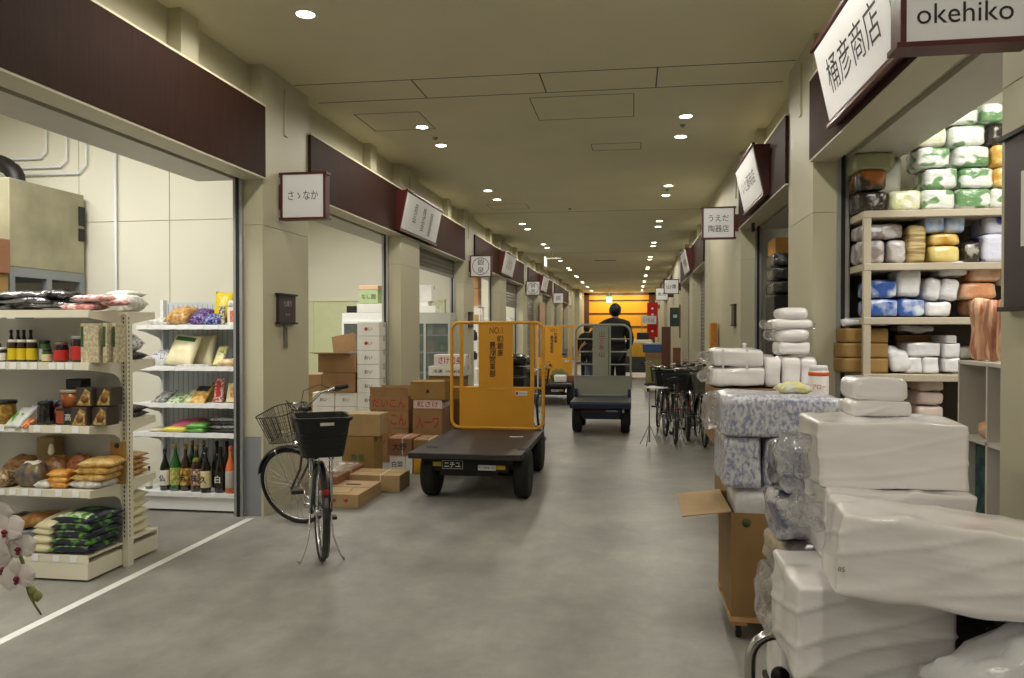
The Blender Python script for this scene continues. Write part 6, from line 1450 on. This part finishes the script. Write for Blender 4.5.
fp('white foam bundle at the foot of the tall foam stack, right', 1.232, 1.35, 1.167, 1.38, 6.02, 0.42, seed=5)
fp('white foam pack of the tall stack, lowest', 1.08, 1.30, 1.402, 1.500, 6.0, 0.4, seed=6)
o = fp('white foam pack of the tall stack, second up', 1.075, 1.30, 1.503, 1.597, 6.0, 0.38, seed=7, r=0.04)
o2 = fp('white foam pack of the tall stack, third up with loose film', 1.04, 1.32, 1.600, 1.671, 6.0, 0.38, seed=8)
film_ears(o, .2, .3, .1, -1); film_ears(o2, .24, .3, .07, -1); film_ears(o2, .24, .3, .07, 1)
fp('white foam pack topping the tall stack, smooth and rounded', 1.085, 1.29, 1.673, 1.767, 6.0, 0.36, seed=9, r=0.045, amp=0.003)
# middle: open carton on a wooden dolly with floral wrapped packs
dolly('wooden dolly under the open tall carton with the side flap', 0.78, 4.42, 0.56, 0.60)
t, w_, d_, h_ = carton('tall open brown box with its side flap hanging out to the aisle', 0.505, 1.04, 4.13, 0.58, 0.127, 0.66, M('dim_brown_cardboard', (142, 110, 68), 0.7, var=0.08, vs=4), openlid=True)
g = G(); g.box((-w_ / 2 - 0.12, 0.0, h_ - 0.012), (0.25, d_ * 0.98, 0.005), rot=(0, R(-8), 0)); obj('flap', g, TAN, t)
g = G(); g.lathe([(0, 0), (0.022, 0), (0.022, 0.0015), (0, 0.0015)], 16, Matrix.Translation((-0.19, -d_ / 2 - 0.001, h_ - 0.05)) @ Matrix.Rotation(R(90), 4, 'X')); obj('round_mark', g, M('dark_green_mark', (70, 80, 44), 0.7), t)
FLO = M('blue_floral_wrap', (222, 222, 226), 0.28, rgb2=(146, 154, 186), vs=62, edge=(0.42, 0.62), bump=0.4, bs=9, coat=0.5, detail=3, stretch=(1, 1, 0.6))
gfl = 'blue floral wrapped packs on the open carton'
fp('clear filmed white pack sunk in the open carton', 0.53, 0.98, 0.56, 0.76, 4.18, 0.45, WHW, 11, group=gfl, r=0.06)
fp('blue floral wrapped pack, lower left of the pile on the open carton', 0.475, 0.665, 0.765, 1.035, 4.16, 0.5, FLO, 12, group=gfl)
fp('blue floral wrapped pack, lower right of the pile on the open carton', 0.68, 0.97, 0.765, 1.03, 4.16, 0.5, FLO, 13, group=gfl)
o = fp('long blue floral wrapped pack lying across the two lower ones', 0.455, 1.06, 1.04, 1.255, 4.12, 0.5, FLO, 14, group=gfl, r=0.035, amp=0.006)
# end of loose film hanging at its left
g = G(); g.soft(0.09, 0.28, 0.17, 0.03, 6, 0.02, 14, 5, Matrix.Translation((-0.33, -0.02, 0.02))); obj('film_ear', g, WRAP, o)
bag('crumpled clear bag with yellowish contents on the long floral pack', (0.85, 4.35, 1.262), 0.18, 0.18, 0.055, pmat('clear_yellow', (226, 226, 214), (224, 220, 150), vs=6, bump=0.9), seed=15, amp=0.5)
t = thing('wipe_tub', 'white round tub with orange band and red lettering behind the floral pack', 'tub', (1.065, 4.72, 1.105))
obj('tub', G().lathe([(0.052, 0), (0.055, 0.01), (0.055, 0.26), (0.052, 0.262)], 24), M('white_tub_plastic', (232, 228, 222), 0.35), t)
obj('band', G().lathe([(0.0565, 0.232), (0.0575, 0.233), (0.0575, 0.252), (0.0565, 0.253)], 24), M('orange_band', (226, 96, 44), 0.4), t); obj('lid', G().lathe([(0.05, 0.255), (0.05, 0.285), (0.045, 0.29)], 24), WHITE, t)
txt('アロー', 0.035, M('red_orange_text', (206, 60, 40), 0.5), t, (-0.01, -0.0575, 0.17), width=0.075)
one('tub_support_box', G().b(-0.12, 0.12, -0.1, 0.12, 0, 0.35, 0.01), BRN, 'small brown box behind the floral packs carrying the white tub', 'box', (1.14, 4.80, 0.753)) if True else None
carton('brown box on the floor behind the open carton, under the small one', 1.05, 1.34, 4.65, 0.5, 0, 0.75, BRN)
# hand truck with bubble wrapped and big white packs
t = thing('hand_truck', 'chrome hand truck, its curved handle rising at the bottom of the photo', 'hand truck', (0.0, 0.0, 0))
g = G(); pts = [(0.435, 2.98, 0.0 + 0.10), (0.435, 2.98, 0.36)]
for k in range(0, 13):
    a = R(180 - 15 * k); pts.append((0.535 + 0.10 * math.cos(a), 2.98, 0.38 + 0.10 * math.sin(a)))
pts += [(0.635, 2.98, 0.34), (0.635, 2.98, 0.10)]
g.tube(pts, 0.021, 14); obj('handle', g, CHROME, t)
g = G(); g.b(0.56, 1.42, 2.15, 3.5, 0.10, 0.13, 0.008); obj('deck', g, CHAS, t)
for x in (0.66, 1.3):
    for y in (2.25, 3.3): wheel(t, x, y, 0.05, 0.035, 'caster')
obj('wheel_cover', G().lathe([(0, 0), (0.03, 0), (0.034, 0.02), (0.0, 0.03)], 14, Matrix.Translation((0.535, 2.96, 0.34)) @ Matrix.Rotation(R(90), 4, 'X')), BLK, t)
gp = 'big white foam packs in the foreground heap'
def Pk(label, x0, x1, z0, z1, y, d, **k):
    if 'big' in label or 'wide' in label or 'long' in label or 'under the topmost' in label: k.setdefault('n', 30); k.setdefault('crease', 0.45)
    return fp(label, x0, x1, z0, z1, y, d, group=gp, **k)
Pk('dark wrapped bundle at the bottom of the foreground heap', 0.62, 1.22, 0.132, 0.47, 2.45, 0.5, seed=20, mat=BKW)
o = Pk('big square white pack at the lower left of the foreground heap', 0.515, 0.99, 0.475, 0.78, 2.56, 0.46, seed=21, r=0.02, amp=0.010, fr=5)
o = Pk('white pack under the topmost one, pushed slightly back', 0.65, 1.12, 0.90, 1.045, 2.74, 0.36, seed=22, r=0.015)
film_ears(o, .5, .36, .12, -1, 2)
Pk('white pack carrying the pushed back one behind the heap', 0.66, 1.12, 0.79, 0.895, 2.72, 0.36, seed=29, r=0.015)
o = Pk('topmost wide white pack of the foreground heap', 0.635, 1.115, 1.05, 1.275, 2.80, 0.34, seed=23, r=0.012, amp=0.005); film_ears(o, .54, .36, .22, -1, 1)
o = Pk('long white pack slanting down to the right edge of the photo', 0.595, 1.36, 0.785, 1.025, 2.34, 0.30, seed=24, r=0.014, amp=0.007, tilt=5, rz=-5)
txt('85', 0.02, INK, o, (-0.375, -0.152, 0.09), name='printed_mark')
Pk('crumpled clear white pack in the bottom right corner', 0.93, 1.33, 0.475, 0.70, 2.28, 0.2, seed=25, mat=WHW, r=0.05, amp=0.022, fr=11, tilt=-27)
Pk('added dark filler for the shaded gap behind the corner pack', 0.98, 1.45, 0.475, 0.78, 2.66, 0.4, seed=34, mat=BKW)  # added dark block, stands in for the shade between the packs
Pk('rounded foam tray pack on the topmost wide pack, upper', 0.80, 0.99, 1.335, 1.42, 3.0, 0.22, seed=26, r=0.03, amp=0.004)
Pk('rounded foam tray pack on the topmost wide pack, lower', 0.79, 1.0, 1.278, 1.333, 2.98, 0.24, seed=27, r=0.02, amp=0.006)
# sparkling clear packs left of the white ones
SPK = M('sparkling_clear_wrap', (220, 222, 228), 0.12, 0.35, rgb2=(120, 124, 150), vs=12, edge=(.42, .58), bump=1.0, bs=30, coat=0.8)
gs_ = 'crinkled clear wrapped packs between floral and white packs'
fp('crinkled floral pack in clear film left of the white packs, upper', 0.565, 0.70, 0.95, 1.13, 3.1, 0.34, SPK, 30, group=gs_, r=0.04, amp=0.015, fr=14)
fp('crinkled floral pack in clear film left of the white packs, lower', 0.55, 0.70, 0.77, 0.945, 3.1, 0.34, SPK, 31, group=gs_, r=0.04, amp=0.015, fr=14)
fp('tan and grey bowl stack in film under the crinkled packs', 0.55, 0.71, 0.62, 0.765, 3.1, 0.34, M('tan_grey_bowls', (110, 104, 104), 0.25, rgb2=(196, 180, 150), vs=5, bump=0.6, coat=0.6), 32, group=gs_, r=0.04, amp=0.012, fr=14)
fp('loose clear film sheet crumpled beside the lower white pack', 0.50, 0.62, 0.40, 0.615, 3.1, 0.3, WRAP, 33, group=gs_, r=0.05, amp=0.02, fr=12)
fp('white pack at the foot of the crinkled packs, mostly hidden', 0.56, 0.84, 0.135, 0.398, 3.1, 0.34, FOAM, 35, group=gs_)
